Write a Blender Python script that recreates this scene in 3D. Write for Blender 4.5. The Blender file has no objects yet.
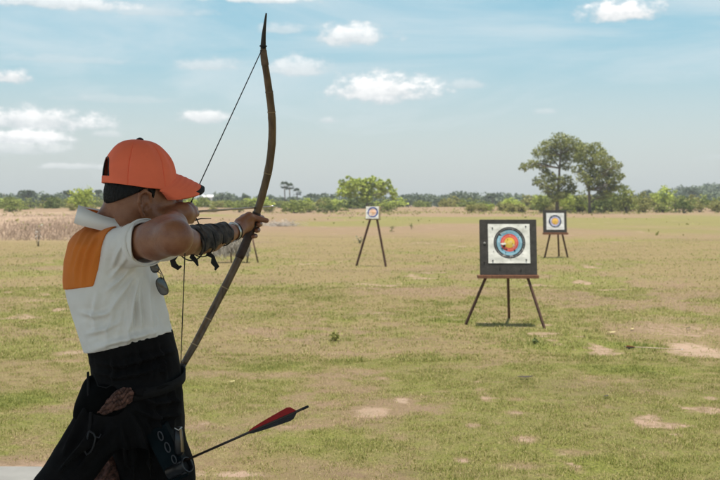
import bpy, math, random
import numpy as np
from mathutils import Vector, Matrix

random.seed(7)
rng = np.random.default_rng(7)
scene = bpy.context.scene
C = scene.collection
R = math.radians

# ------------------------------------------------------------------ camera
CAM_Z = 1.5
PITCH = math.atan(0.037)
cam_d = bpy.data.cameras.new('camera')
cam_d.lens = 50; cam_d.sensor_width = 36; cam_d.clip_start = 0.05; cam_d.clip_end = 6000
cam_d.dof.use_dof = True; cam_d.dof.focus_distance = 3.1; cam_d.dof.aperture_fstop = 9.0
cam = bpy.data.objects.new('camera', cam_d); C.objects.link(cam)
cam.location = (0, 0, CAM_Z); cam.rotation_euler = (math.pi/2 - PITCH, 0, 0)
scene.camera = cam

# ------------------------------------------------------------------ sky, sun, exposure
SUN_EL, SUN_AZ = R(80), R(176)        # azimuth from +Y, the sun stands behind the camera
scene.view_settings.view_transform = 'Standard'
scene.view_settings.look = 'None'
scene.view_settings.gamma = 1.0
scene.view_settings.use_curve_mapping = False
scene.view_settings.exposure = 0.50
SKY_STRENGTH = 0.118
SUN_STRENGTH = 4.6

def ray(px, py):
    X = (px-360)/1000.0; Yu = (240-py)/1000.0
    return Vector((X, math.cos(PITCH)+Yu*math.sin(PITCH), -math.sin(PITCH)+Yu*math.cos(PITCH)))
def U(px, py, Y):
    """a direction from the place the photo was taken, at ground distance Y -> world point"""
    r = ray(px, py); s = Y/r.y
    return Vector((r.x*s, Y, CAM_Z+r.z*s))
def G(px, py):
    r = ray(px, py); s = -CAM_Z/r.z
    return Vector((r.x*s, r.y*s, 0))

world = bpy.data.worlds.new('World'); scene.world = world; world.use_nodes = True
def build_world():
    nt = world.node_tree; N = nt.nodes; L = nt.links; N.clear()
    def n(t, **k):
        x = N.new(t)
        for a, b in k.items(): setattr(x, a, b)
        return x
    def setin(node, i, v):
        if hasattr(v, 'links') or hasattr(v, 'is_linked'): L.new(v, node.inputs[i])
        else: node.inputs[i].default_value = v
    def m(op, a, b=0.0, c=0.0, clamp=False):
        x = n('ShaderNodeMath', operation=op, use_clamp=clamp)
        setin(x, 0, a); setin(x, 1, b)
        if op in ('MULTIPLY_ADD', 'SMOOTH_MIN', 'SMOOTH_MAX', 'COMPARE'): setin(x, 2, c)
        return x.outputs[0]
    def sstep(v, a, b, lo=0.0, hi=1.0):
        x = n('ShaderNodeMapRange', interpolation_type='SMOOTHSTEP')
        setin(x, 0, v); x.inputs[1].default_value = a; x.inputs[2].default_value = b
        x.inputs[3].default_value = lo; x.inputs[4].default_value = hi
        return x.outputs[0]
    out = n('ShaderNodeOutputWorld'); bg = n('ShaderNodeBackground')
    sky = n('ShaderNodeTexSky', sky_type='NISHITA')
    sky.sun_disc = False; sky.sun_elevation = SUN_EL; sky.sun_rotation = SUN_AZ
    sky.air_density = 1.15; sky.dust_density = 2.2; sky.ozone_density = 1.6; sky.altitude = 20
    tc = n('ShaderNodeTexCoord'); sp = n('ShaderNodeSeparateXYZ'); L.new(tc.outputs['Generated'], sp.inputs[0])
    az = m('ARCTAN2', sp.outputs[0], sp.outputs[1]); el = m('ARCSINE', sp.outputs[2])
    # graded clear sky: slightly green-blue like the air of a humid noon
    grade = n('ShaderNodeMix', data_type='RGBA', blend_type='MULTIPLY'); grade.inputs[0].default_value = 1
    L.new(sky.outputs[0], grade.inputs[6])
    gr = n('ShaderNodeMix', data_type='RGBA')
    L.new(sstep(el, 0.02, 0.24), gr.inputs[0])
    gr.inputs[6].default_value = (0.91, 0.96, 1.00, 1); gr.inputs[7].default_value = (0.60, 0.97, 0.92, 1)
    gz = n('ShaderNodeMix', data_type='RGBA'); L.new(sstep(el, 0.3, 0.7), gz.inputs[0]); L.new(gr.outputs[2], gz.inputs[6]); gz.inputs[7].default_value = (1.0, 1.0, 0.88, 1)
    L.new(gz.outputs[2], grade.inputs[7])
    clear = grade.outputs[2]
    # wispy high veil
    cv = n('ShaderNodeCombineXYZ'); L.new(m('MULTIPLY', az, 3.0), cv.inputs[0]); L.new(m('MULTIPLY', el, 15.0), cv.inputs[1])
    nz = n('ShaderNodeTexNoise'); nz.inputs['Scale'].default_value = 1.1; nz.inputs['Detail'].default_value = 7; nz.inputs['Roughness'].default_value = 0.6
    nz.inputs['Distortion'].default_value = 0.6
    L.new(cv.outputs[0], nz.inputs['Vector'])
    veil = m('MULTIPLY', sstep(nz.outputs[0], 0.32, 0.72), 0.62)
    low = sstep(el, 0.0, 0.16, 0.55, 0.0)
    veil = m('MAXIMUM', veil, low)
    # cumulus
    cv2 = n('ShaderNodeCombineXYZ'); L.new(az, cv2.inputs[0]); L.new(m('MULTIPLY', el, 1.6), cv2.inputs[1])
    n2 = n('ShaderNodeTexNoise'); n2.inputs['Scale'].default_value = 55; n2.inputs['Detail'].default_value = 8; n2.inputs['Roughness'].default_value = 0.62
    L.new(cv2.outputs[0], n2.inputs['Vector'])
    n3 = n('ShaderNodeTexNoise'); n3.inputs['Scale'].default_value = 17; n3.inputs['Detail'].default_value = 3
    L.new(cv2.outputs[0], n3.inputs['Vector'])
    wob = m('ADD', m('MULTIPLY', m('SUBTRACT', n2.outputs[0], 0.5), 2.4), m('MULTIPLY', m('SUBTRACT', n3.outputs[0], 0.5), 1.6))
    clouds = [(381,92,56,21,1.0),(349,38,42,14,.75),(300,69,28,14,.6),(622,14,38,14,.95),(10,78,26,10,.85),(30,122,70,16,.8),(14,150,50,10,.5),(120,100,60,6,.25),
              (16,139,52,11,.85),(205,118,27,9,.75),(206,66,32,9,.45),(108,135,20,5,.4),(470,85,20,7,.4),(330,121,12,5,.55),
              (55,4,80,9,.65),(545,112,12,4,.35),(262,0,50,6,.7),(75,167,42,4,.45),(282,30,28,8,.45),(150,12,60,6,.3),(60,60,70,5,.25)]
    total = None; shade = None
    for (px, py, hw, hh, op) in clouds:
        r = ray(px, py).normalized(); a0 = math.atan2(r.x, r.y); e0 = math.asin(r.z)
        dx = m('MULTIPLY', m('SUBTRACT', az, a0), 1000.0/(hw*1.25))
        dy = m('MULTIPLY', m('SUBTRACT', el, e0), 1000.0/(hh*1.25))
        # flatter base: stretch distances below the centre
        dyb = m('MULTIPLY', m('MINIMUM', dy, 0.0), 1.9)
        dyt = m('MAXIMUM', dy, 0.0)
        d2 = m('ADD', m('MULTIPLY', dx, dx), m('ADD', m('MULTIPLY', dyb, dyb), m('MULTIPLY', dyt, dyt)))
        f = m('SUBTRACT', 1.0, m('SQRT', d2))
        f = m('ADD', f, m('MULTIPLY', wob, 0.62))
        k = m('MULTIPLY', sstep(f, 0.0, 0.62), min(1, op*1.15))
        k = m('MULTIPLY', k, sstep(d2, 1.3, 4.5, 1.0, 0.0))
        s = m('MULTIPLY', k, sstep(m('ADD', dy, m('MULTIPLY', wob, 0.6)), -0.6, 0.6))
        total = k if total is None else m('MAXIMUM', total, k)
        shade = s if shade is None else m('MAXIMUM', shade, s)
    mixv = n('ShaderNodeMix', data_type='RGBA'); L.new(veil, mixv.inputs[0]); L.new(clear, mixv.inputs[6])
    mixv.inputs[7].default_value = (4.75, 5.15, 5.3, 1)
    cc = n('ShaderNodeMix', data_type='RGBA'); L.new(shade, cc.inputs[0])
    cc.inputs[6].default_value = (4.2, 4.45, 4.6, 1); cc.inputs[7].default_value = (7.6, 7.45, 7.3, 1)
    mixc = n('ShaderNodeMix', data_type='RGBA'); L.new(total, mixc.inputs[0]); L.new(mixv.outputs[2], mixc.inputs[6]); L.new(cc.outputs[2], mixc.inputs[7])
    L.new(mixc.outputs[2], bg.inputs[0]); bg.inputs[1].default_value = SKY_STRENGTH
    L.new(bg.outputs[0], out.inputs[0])
build_world()

sun_d = bpy.data.lights.new('sun', 'SUN'); sun_d.energy = SUN_STRENGTH; sun_d.angle = R(0.5); sun_d.color = (1.0, 0.92, 0.80)
sun = bpy.data.objects.new('sun', sun_d); C.objects.link(sun)
sdir = Vector((math.sin(SUN_AZ)*math.cos(SUN_EL), math.cos(SUN_AZ)*math.cos(SUN_EL), math.sin(SUN_EL)))
sun.rotation_euler = sdir.to_track_quat('Z', 'Y').to_euler(); sun.location = sdir*50

# ------------------------------------------------------------------ helpers
ORG = {}
def link_mesh(name, V, F, mat, parent=None, smooth=True, mats=None, midx=None):
    """V world coordinates; stored relative to the root thing's origin"""
    V = np.asarray(V, dtype=np.float64).reshape(-1, 3)
    o_off = np.array(ORG.get(parent.name, (0, 0, 0))) if parent else np.zeros(3)
    me = bpy.data.meshes.new(name)
    if isinstance(F, np.ndarray) and F.ndim == 2:
        nf, k = F.shape
        me.vertices.add(len(V)); me.vertices.foreach_set('co', (V-o_off).astype(np.float32).ravel())
        me.loops.add(nf*k); me.loops.foreach_set('vertex_index', F.astype(np.int32).ravel())
        me.polygons.add(nf); me.polygons.foreach_set('loop_start', np.arange(0, nf*k, k, dtype=np.int32))
        me.update(calc_edges=True)
    else:
        me.from_pydata([tuple(v) for v in (V-o_off)], [], [tuple(int(i) for i in f) for f in F]); me.update()
    if smooth: me.polygons.foreach_set('use_smooth', [True]*len(me.polygons))
    for m_ in (mats or [mat]): me.materials.append(m_)
    if midx is not None: me.polygons.foreach_set('material_index', np.asarray(midx, dtype=np.int32))
    o = bpy.data.objects.new(name, me); C.objects.link(o)
    if parent: o.parent = parent
    ORG[o.name] = tuple(o_off)
    return o
def tag(o, label=None, cat=None, group=None, kind=None):
    if label: o['label'] = label
    if cat: o['category'] = cat
    if group: o['group'] = group
    if kind: o['kind'] = kind
    return o
def thing(name, loc, label, cat, group=None):
    o = bpy.data.objects.new(name, None); C.objects.link(o); o.location = loc; o.empty_display_size = .05
    ORG[o.name] = tuple(loc)
    return tag(o, label, cat, group)
class MB:
    def __init__(s): s.V = []; s.F = []
    def add(s, V, F):
        b = len(s.V); s.V += [tuple(v) for v in V]; s.F += [tuple(i+b for i in f) for f in F]
    def tube(s, pts, rad, n=10, caps=True, flat=None):
        """pts list of Vector, rad number / list / list of (a,b); flat: reference vector for the b axis"""
        pts = [Vector(p) for p in pts]; m = len(pts)
        if not isinstance(rad, list): rad = [rad]*m
        V = []; up = Vector(flat) if flat else Vector((0.13, 0.2, 1)).normalized()
        prev = None
        for i, p in enumerate(pts):
            t = (pts[min(i+1, m-1)]-pts[max(i-1, 0)]).normalized()
            if prev is None or flat:
                a = t.cross(up)
                if a.length < 1e-3: a = t.cross(Vector((1, 0, 0)))
                a.normalize()
            else:
                a = (prev - t*prev.dot(t)).normalized()
            prev = a; b = t.cross(a).normalized()
            r = rad[i]; ra, rb = r if isinstance(r, (list, tuple)) else (r, r)
            for k in range(n):
                q = 2*math.pi*k/n; V.append(p + a*math.cos(q)*ra + b*math.sin(q)*rb)
        F = []
        for i in range(m-1):
            for k in range(n):
                F.append((i*n+k, i*n+(k+1) % n, (i+1)*n+(k+1) % n, (i+1)*n+k))
        if caps: F.append(tuple(range(n-1, -1, -1))); F.append(tuple((m-1)*n+k for k in range(n)))
        s.add(V, F)
    def box(s, c, sx, sy, sz, M=None, bev=0.0):
        c = Vector(c); M = M or Matrix.Identity(3)
        if bev <= 0:
            V = [c + M @ Vector((x*sx/2, y*sy/2, z*sz/2)) for z in (-1, 1) for y in (-1, 1) for x in (-1, 1)]
            s.add(V, [(0,2,3,1),(4,5,7,6),(0,1,5,4),(2,6,7,3),(0,4,6,2),(1,3,7,5)])
            return
        import bmesh
        bm = bmesh.new(); bmesh.ops.create_cube(bm, size=1)
        for v in bm.verts: v.co = Vector((v.co.x*sx, v.co.y*sy, v.co.z*sz))
        bmesh.ops.bevel(bm, geom=bm.edges[:], offset=bev, segments=2, affect='EDGES', profile=.6)
        bm.verts.index_update()
        s.add([c + M @ v.co for v in bm.verts], [[v.index for v in f.verts] for f in bm.faces]); bm.free()
    def build(s, name, mat, parent=None, smooth=True):
        return link_mesh(name, s.V, s.F, mat, parent, smooth)

# ---- materials
def mat_new(name):
    m = bpy.data.materials.new(name); m.use_nodes = True
    return m, m.node_tree.nodes, m.node_tree.links, m.node_tree.nodes['Principled BSDF']
def simple(name, col, rough=0.7, var=0.25, scale=20, bump=0.0, bscale=None, metal=0.0, spec=0.5, col2=None, detail=5, stretch=None, sub=0.0, bdist=.01):
    m, N, L, B = mat_new(name)
    B.inputs['Roughness'].default_value = rough; B.inputs['Metallic'].default_value = metal
    B.inputs['Specular IOR Level'].default_value = spec
    tc = N.new('ShaderNodeTexCoord'); src = tc.outputs['Object']
    if stretch:
        mp = N.new('ShaderNodeMapping'); mp.inputs['Scale'].default_value = stretch; L.new(src, mp.inputs[0]); src = mp.outputs[0]
    nz = N.new('ShaderNodeTexNoise'); nz.inputs['Scale'].default_value = scale; nz.inputs['Detail'].default_value = detail; nz.inputs['Roughness'].default_value = .6
    L.new(src, nz.inputs['Vector'])
    mr = N.new('ShaderNodeMapRange'); mr.inputs[1].default_value = .3; mr.inputs[2].default_value = .7; L.new(nz.outputs[0], mr.inputs[0])
    mx = N.new('ShaderNodeMix'); mx.data_type = 'RGBA'; L.new(mr.outputs[0], mx.inputs[0])
    c2 = col2 or tuple(min(1, c*(1+var)) for c in col); c1 = col if col2 else tuple(c*(1-var) for c in col)
    mx.inputs[6].default_value = (*c1, 1); mx.inputs[7].default_value = (*c2, 1)
    L.new(mx.outputs[2], B.inputs['Base Color'])
    if sub > 0:
        B.inputs['Subsurface Weight'].default_value = sub; B.inputs['Subsurface Radius'].default_value = (1, .35, .2); B.inputs['Subsurface Scale'].default_value = .006
    if bump > 0:
        bp = N.new('ShaderNodeBump'); bp.inputs['Strength'].default_value = bump; bp.inputs['Distance'].default_value = bdist
        n2 = N.new('ShaderNodeTexNoise'); n2.inputs['Scale'].default_value = bscale or scale*3; n2.inputs['Detail'].default_value = 6
        L.new(src, n2.inputs['Vector']); L.new(n2.outputs[0], bp.inputs['Height']); L.new(bp.outputs[0], B.inputs['Normal'])
    return m
def leaf_mat(name, c1, c2, trans=.25):
    m, N, L, B = mat_new(name)
    at = N.new('ShaderNodeAttribute'); at.attribute_name = 'tint'
    mx = N.new('ShaderNodeMix'); mx.data_type = 'RGBA'; L.new(at.outputs['Fac'], mx.inputs[0])
    mx.inputs[6].default_value = (*c1, 1); mx.inputs[7].default_value = (*c2, 1)
    L.new(mx.outputs[2], B.inputs['Base Color']); B.inputs['Roughness'].default_value = .6; B.inputs['Specular IOR Level'].default_value = .25
    tr = N.new('ShaderNodeBsdfTranslucent'); L.new(mx.outputs[2], tr.inputs[0])
    ms = N.new('ShaderNodeMixShader'); ms.inputs[0].default_value = trans
    L.new(B.outputs[0], ms.inputs[1]); L.new(tr.outputs[0], ms.inputs[2])
    L.new(ms.outputs[0], N['Material Output'].inputs[0])
    return m

# ---- numpy value noise
_perm = np.random.default_rng(11).permutation(65536).astype(np.int64)
def _h(ix, iy, s=0):
    return _perm[(_perm[(ix+s*977) & 65535] + iy) & 65535]/65535.0
def vnoise(x, y, s=0):
    ix = np.floor(x).astype(np.int64); iy = np.floor(y).astype(np.int64)
    fx = x-ix; fy = y-iy; fx = fx*fx*(3-2*fx); fy = fy*fy*(3-2*fy)
    a = _h(ix, iy, s); b = _h(ix+1, iy, s); c = _h(ix, iy+1, s); d = _h(ix+1, iy+1, s)
    return (a*(1-fx)+b*fx)*(1-fy) + (c*(1-fx)+d*fx)*fy
def fbm(x, y, o=5, s=0, g=.5):
    v = 0; A = 1; T = 0
    for i in range(o):
        v = v + A*vnoise(x*2**i+17.3*i, y*2**i+5.1*i, s+i); T += A; A *= g
    return v/T
def sst(v, a, b):
    t = np.clip((v-a)/(b-a), 0, 1); return t*t*(3-2*t)

# ------------------------------------------------------------------ GROUND
# patches seen in the lawn: (px, py, half width px, half height px, strength)
SAND = [(382,376,10,3.0,.9),(403,399,9,3.5,1),(372,411,18,4.5,.9),(190,409,13,4,.9),(205,420,14,6,.9),(515,397,13,2.2,.8),(516,410,14,3.5,.8),
        (473,424,12,3.2,.9),(524,438,14,4,.85),(463,457,9,3,.8),(76,353,26,3.5,.8),(70,360,30,2,.5),(700,349,30,8,.9),(706,313,14,2,.8),(690,330,44,10,.55),
        (660,316,34,7,.5),(375,313,20,1.6,.8),(385,318,10,1.5,.7),(430,317,14,1.3,.7),(360,326,9,1.4,.6),(600,375,22,1.6,.55),(610,352,14,1.3,.4),
        (300,390,10,1.6,.3),(287,425,14,3,.6),(255,404,8,1.5,.4),(650,400,18,2,.3),(520,465,30,5,.5),(580,452,24,3,.45),(290,471,40,5,.3),(30,300,30,2,.5),
        (240,471,60,4.5,.9),(660,440,20,3,.35),(560,334,30,2.5,.35),(420,345,30,2,.3),(20,330,20,2,.4),(600,425,20,2,.3),(440,390,10,1.5,.4)]
BROWN = [(310,330,90,13,.9),(430,290,90,10,.9),(620,300,120,10,.8),(330,350,110,7,.6),(420,270,60,6,.5),(650,325,100,12,.7),(560,420,60,8,.4),(470,410,60,10,.4),
         (700,430,60,8,.45),(250,300,50,8,.4),(40,270,60,6,.6),(60,345,50,8,.5),(560,380,60,6,.5),(660,383,70,5,.6),(480,370,50,6,.45),(240,460,80,8,.5)]
GREEN = [(620,367,110,8,1),(560,345,90,7,.9),(90,320,80,9,.6),(250,365,80,9,.7),(400,360,90,9,.6),(660,460,90,20,.8),(480,470,90,10,.6),(30,400,60,16,.9),
         (330,440,80,18,.6),(600,262,80,4,.5),(480,262,80,5,.4),(250,250,50,4,.5),(690,410,60,10,.6),(330,300,40,6,.4),(450,322,50,5,.8),(620,240,90,3,.6),(430,380,60,6,.5),(560,400,70,7,.5),(420,240,60,3,.4)]
def patch_sum(x, y, plist, seed):
    wx = (fbm(x*1.7, y*1.7, 4, seed)-.5); wy = (fbm(x*1.7+40, y*1.7+9, 4, seed+9)-.5)
    out = np.zeros_like(x)
    for (px, py, hw, hh, st) in plist:
        c = G(px, py); D = c.y
        rx = hw*D/1000; ry = hh*D*D/1500
        m = (np.abs(x-c.x) < rx*3) & (np.abs(y-c.y) < ry*3)
        if not m.any(): continue
        xx = x[m]; yy = y[m]
        d = np.sqrt(((xx-c.x)/rx)**2 + ((yy-c.y)/ry)**2) + (wx[m]+wy[m])*1.5
        out[m] = np.maximum(out[m], st*(1-sst(d, .05, 1.5)))
    return out
EDGE_Y = 5.17    # where the paved floor under the shelter ends
PV = [(-9.0, 5.66), (-1.78, 5.53), (-.05, 3.4), (.6, -6.0), (-9.0, -6.0)]
def pave_d(x, y):
    return np.maximum(np.maximum(y-(5.66-.0175*(x+9)), (x+1.78)*.789+(y-5.53)*.614), (x+.05)*.998+(y-3.4)*.069)
def masks(x, y):
    """bare sand, dry brown, green lushness at ground points"""
    d = np.maximum(y, 1)
    big = fbm(x*.22, y*.12, 5, 31); mid = fbm(x*.9, y*.6, 5, 51); fine = fbm(x*4, y*4, 4, 71)
    sand = patch_sum(x, y, SAND, 3)
    far = sst(d, 26, 62)
    sand = np.maximum(sand, .30*sst(fbm(x*.05, y*.02, 4, 93)+.25*far, .56, .75)*far)
    sand = np.maximum(sand, .9*sst(mid*.7+fine*.3, .66, .74)*.8)
    edge = 1-sst(np.abs(pave_d(x, y)-.12-(mid-.5)*.30), .10, .32)
    sand = np.maximum(sand, edge*.55)
    brown = np.maximum(patch_sum(x, y, BROWN, 5), edge)
    brown = np.maximum(brown, sst(big*.6+mid*.4, .42, .62)*.85)
    brown = np.maximum(brown, .8*far*(.55+.6*fbm(x*.07, y*.035, 4, 222)))
    left = sst(-x/d, .22, .30)*sst(d, 34, 44)*(1-sst(d, 150, 170))
    sand = np.maximum(sand, left*.75)
    green = patch_sum(x, y, GREEN, 7)
    green = np.maximum(green, sst(mid*.55+big*.3+fine*.15, .42, .62)*.62*(1-far))
    green = green*(1-edge)*(1-.8*sand)*(1-.25*far) + .55*far*sst(fbm(x*.05, y*.022, 5, 303), .50, .66)*(1-sst(d, 120, 160))
    return sand, brown*(1-.5*green), green

def grid_lines(lo, hi, c0, c1, step, growth):
    a = list(np.arange(c0, c1, step)); s = step; v = a[-1]
    while v < hi: s *= growth; v += s; a.append(v)
    s = step; v = c0; b = []
    while v > lo: s *= growth; v -= s; b.append(v)
    return np.array(b[::-1]+a)
gx = grid_lines(-3500, 3500, -4.5, 4.5, .03, 1.035)
gy = grid_lines(-3500, 5000, 4.4, 14.0, .03, 1.022)
GX, GY = np.meshgrid(gx, gy)
gs, gb, gg = masks(GX.ravel(), GY.ravel())
GZ = (fbm(GX*.8, GY*.8, 3, 5)-.5)*.05*sst(pave_d(GX, GY), .1, 1.6)*(1-sst(GY, 60, 120)) - .004*gs.reshape(GX.shape)
GZ = GZ*sst(np.abs(GY), 0, 6)
# low rise of bare earth along the far side of the field
ridge = np.exp(-((GY-172-6*np.sin(GX*.03))/7)**2)*(.35+.9*fbm(GX*.06, GY*.06, 4, 15))
GZ = GZ + ridge*.9
nxx = len(gx); nyy = len(gy)
idx = np.arange(nxx*nyy).reshape(nyy, nxx)
GF = np.stack([idx[:-1, :-1], idx[:-1, 1:], idx[1:, 1:], idx[1:, :-1]], -1).reshape(-1, 4)

def ground_material():
    m, N, L, B = mat_new('dry_lawn')
    at = N.new('ShaderNodeAttribute'); at.attribute_name = 'mask'
    sp = N.new('ShaderNodeSeparateColor'); L.new(at.outputs['Color'], sp.inputs[0])
    tc = N.new('ShaderNodeTexCoord')
    def noise(scale, det=6, rough=.65, st=None):
        x = N.new('ShaderNodeTexNoise'); x.inputs['Scale'].default_value = scale; x.inputs['Detail'].default_value = det; x.inputs['Roughness'].default_value = rough
        if st:
            mp = N.new('ShaderNodeMapping'); mp.inputs['Scale'].default_value = st; L.new(tc.outputs['Object'], mp.inputs[0]); L.new(mp.outputs[0], x.inputs['Vector'])
        else: L.new(tc.outputs['Object'], x.inputs['Vector'])
        return x.outputs[0]
    def mr(v, a, b, lo=0, hi=1):
        x = N.new('ShaderNodeMapRange'); x.interpolation_type = 'SMOOTHSTEP'; L.new(v, x.inputs[0])
        for i, q in enumerate((a, b, lo, hi)): x.inputs[i+1].default_value = q
        return x.outputs[0]
    def mix(f, a, b, bt='MIX'):
        x = N.new('ShaderNodeMix'); x.data_type = 'RGBA'; x.blend_type = bt
        L.new(f, x.inputs[0]) if not isinstance(f, float) else setattr(x.inputs[0], 'default_value', f)
        for i, q in ((6, a), (7, b)):
            if isinstance(q, tuple): x.inputs[i].default_value = (*q, 1)
            else: L.new(q, x.inputs[i])
        return x.outputs[2]
    def math_(op, a, b, clamp=True):
        x = N.new('ShaderNodeMath'); x.operation = op; x.use_clamp = clamp
        for i, q in enumerate((a, b)):
            if isinstance(q, (int, float)): x.inputs[i].default_value = q
            else: L.new(q, x.inputs[i])
        return x.outputs[0]
    nf = noise(60, 6, .7); nm = noise(9, 7, .65); nl = noise(1.3, 6, .6); nfar = noise(.35, 9, .78, (.5, 1, 1))
    straw = mix(mr(nf, .35, .65), (.185, .152, .070), (.36, .295, .148))
    straw = mix(mr(nm, .3, .7), straw, (.215, .155, .085))
    green = mix(mr(nf, .35, .65), (.11, .125, .028), (.245, .26, .064))
    brown = mix(mr(nf, .35, .65), (.160, .108, .066), (.325, .232, .150))
    brown = mix(mr(nfar, .42, .58), brown, (.27, .19, .13))
    sand = mix(mr(nf, .3, .7), (.34, .245, .18), (.54, .42, .33))
    sand = mix(mr(nm, .35, .7), sand, (.42, .29, .22))
    c = mix(mr(math_('ADD', sp.outputs[1], math_('MULTIPLY', math_('SUBTRACT', nm, .5, False), .9, False)), .25, .75), straw, brown)
    c = mix(mr(math_('ADD', sp.outputs[2], math_('MULTIPLY', math_('SUBTRACT', nm, .5, False), 1.1, False)), .15, .8), c, green)
    c = mix(mr(math_('ADD', sp.outputs[0], math_('MULTIPLY', math_('SUBTRACT', nm, .5, False), 2.3, False)), .36, .95), c, sand)
    c = mix(mr(nfar, .50, .62, .0, .45), c, (.15, .105, .07))
    c = mix(mr(nl, .3, .7, .0, .35), c, (.205, .165, .09))
    L.new(c, B.inputs['Base Color']); B.inputs['Roughness'].default_value = .95; B.inputs['Specular IOR Level'].default_value = .1
    bp = N.new('ShaderNodeBump'); bp.inputs['Strength'].default_value = .8; bp.inputs['Distance'].default_value = .03
    L.new(math_('ADD', nf, nm, False), bp.inputs['Height']); L.new(bp.outputs[0], B.inputs['Normal'])
    return m
M_ground = ground_material()
ground = link_mesh('ground', np.stack([GX.ravel(), GY.ravel(), GZ.ravel()-.012], -1), GF, M_ground)
ca = ground.data.color_attributes.new('mask', 'FLOAT_COLOR', 'POINT')
ca.data.foreach_set('color', np.stack([gs, gb, gg, np.ones_like(gs)], -1).astype(np.float32).ravel())
tag(ground, kind='structure')

# paved floor of the shelter
pm, N, L, B = mat_new('concrete')
pave = MB()
xx = np.linspace(-9, 9, 37)
mb = MB(); 
n_ = len(PV)
mb.add([(x, y, .03) for x, y in PV]+[(x, y, -.05) for x, y in PV], [tuple(range(n_-1, -1, -1))]+[tuple(range(n_, 2*n_))]+[(i, (i+1) % n_, n_+(i+1) % n_, n_+i) for i in range(n_)])
M_conc = simple('worn_concrete', (.20, .20, .19), .85, .14, 5, .25, 120, bdist=.004)
tag(mb.build('pavement', M_conc, smooth=False), kind='structure')

# ---- short grass near the camera: blades in one object
def make_blades(n, y0, y1, wfac, hmin, hmax, width, dens_pow=1.0, seed=1):
    r = np.random.default_rng(seed)
    u = r.random(n); y = np.sqrt(y0*y0+(y1*y1-y0*y0)*u) if dens_pow == 1 else y0*(y1/y0)**u
    x = (r.random(n)*2-1)*wfac*y
    sa, br, gr = masks(x, y)
    clump = fbm(x*7, y*7, 3, 133)
    keep = r.random(n) < np.clip((1-.95*sa)*(1-.55*br)*(.35+.65*gr+.2)*(.35+1.3*sst(clump, .35, .65)), .015, 1)
    keep &= pave_d(x, y) > .02; keep &= r.random(n) > sst(y, 16, 50)
    x = x[keep]; y = y[keep]; gr = gr[keep]; br = br[keep]; sa = sa[keep]; clump = clump[keep]; n = len(x)
    z = (fbm(x*.8, y*.8, 3, 5)-.5)*.05*sst(pave_d(x, y), .1, 1.6) - .014
    hgt = (hmin+(hmax-hmin)*r.random(n)**1.6)*(.55+.7*gr+.35*sst(clump, .45, .7))
    az = r.random(n)*2*np.pi; lean = .25+1.0*r.random(n)
    dx = np.cos(az); dy = np.sin(az)
    w = width*(.6+.8*r.random(n))
    p0 = np.stack([x-dy*w/2, y+dx*w/2, z], -1); p1 = np.stack([x+dy*w/2, y-dx*w/2, z], -1)
    mx = hgt*np.sin(lean)*.45; mz = hgt*np.cos(lean*.6)*.6
    p2 = np.stack([x+dx*mx+dy*w*.4, y+dy*mx-dx*w*.4, z+mz], -1); p3 = np.stack([x+dx*mx-dy*w*.4, y+dy*mx+dx*w*.4, z+mz], -1)
    tx = hgt*np.sin(lean); tz = hgt*np.cos(lean)*.9+.004
    p4 = np.stack([x+dx*tx, y+dy*tx, z+tz], -1)
    V = np.stack([p0, p1, p2, p3, p4], 1).reshape(-1, 3)
    b = np.arange(n)*5
    F = np.concatenate([np.stack([b, b+1, b+2], -1), np.stack([b, b+2, b+3], -1), np.stack([b+3, b+2, b+4], -1)])
    dry = np.clip(r.random(n)*.75 + .45*br - .45*gr + .15, 0, 1)
    return V, F, np.repeat(dry, 5)
M_blade, N, L, B = mat_new('grass_blade')
at = N.new('ShaderNodeAttribute'); at.attribute_name = 'dry'
cr = N.new('ShaderNodeValToRGB'); L.new(at.outputs['Fac'], cr.inputs[0])
cr.color_ramp.elements[0].position = 0; cr.color_ramp.elements[0].color = (.11, .145, .026, 1)
cr.color_ramp.elements[1].position = 1; cr.color_ramp.elements[1].color = (.43, .34, .20, 1)
e = cr.color_ramp.elements.new(.4); e.color = (.235, .25, .060, 1)
e = cr.color_ramp.elements.new(.7); e.color = (.34, .295, .120, 1)
L.new(cr.outputs[0], B.inputs['Base Color']); B.inputs['Roughness'].default_value = .6; B.inputs['Specular IOR Level'].default_value = .3
tr = N.new('ShaderNodeBsdfTranslucent'); L.new(cr.outputs[0], tr.inputs[0])
ms = N.new('ShaderNodeMixShader'); ms.inputs[0].default_value = .3
L.new(B.outputs[0], ms.inputs[1]); L.new(tr.outputs[0], ms.inputs[2]); L.new(ms.outputs[0], N['Material Output'].inputs[0])
VV = []; FF = []; DD = []; base = 0
for (n, y0, y1, wf, h0, h1, w, s) in ((680000, 4.6, 10, .58, .008, .025, .0030, 1), (400000, 9.5, 18, .56, .012, .045, .006, 2), (310000, 17, 56, .54, .015, .055, .015, 3)):
    V, F, D = make_blades(n, y0, y1, wf, h0, h1, w, 1, s)
    VV.append(V); FF.append(F+base); DD.append(D); base += len(V)
V = np.concatenate(VV); F = np.concatenate(FF); D = np.concatenate(DD)
grass = link_mesh('grass', V, F, M_blade)
ga = grass.data.attributes.new('dry', 'FLOAT', 'POINT'); ga.data.foreach_set('value', D.astype(np.float32))
tag(grass, 'short patchy grass, half green and half dry, covering the near field', 'grass', kind='stuff')
del VV, FF, DD, V, F, D

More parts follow.
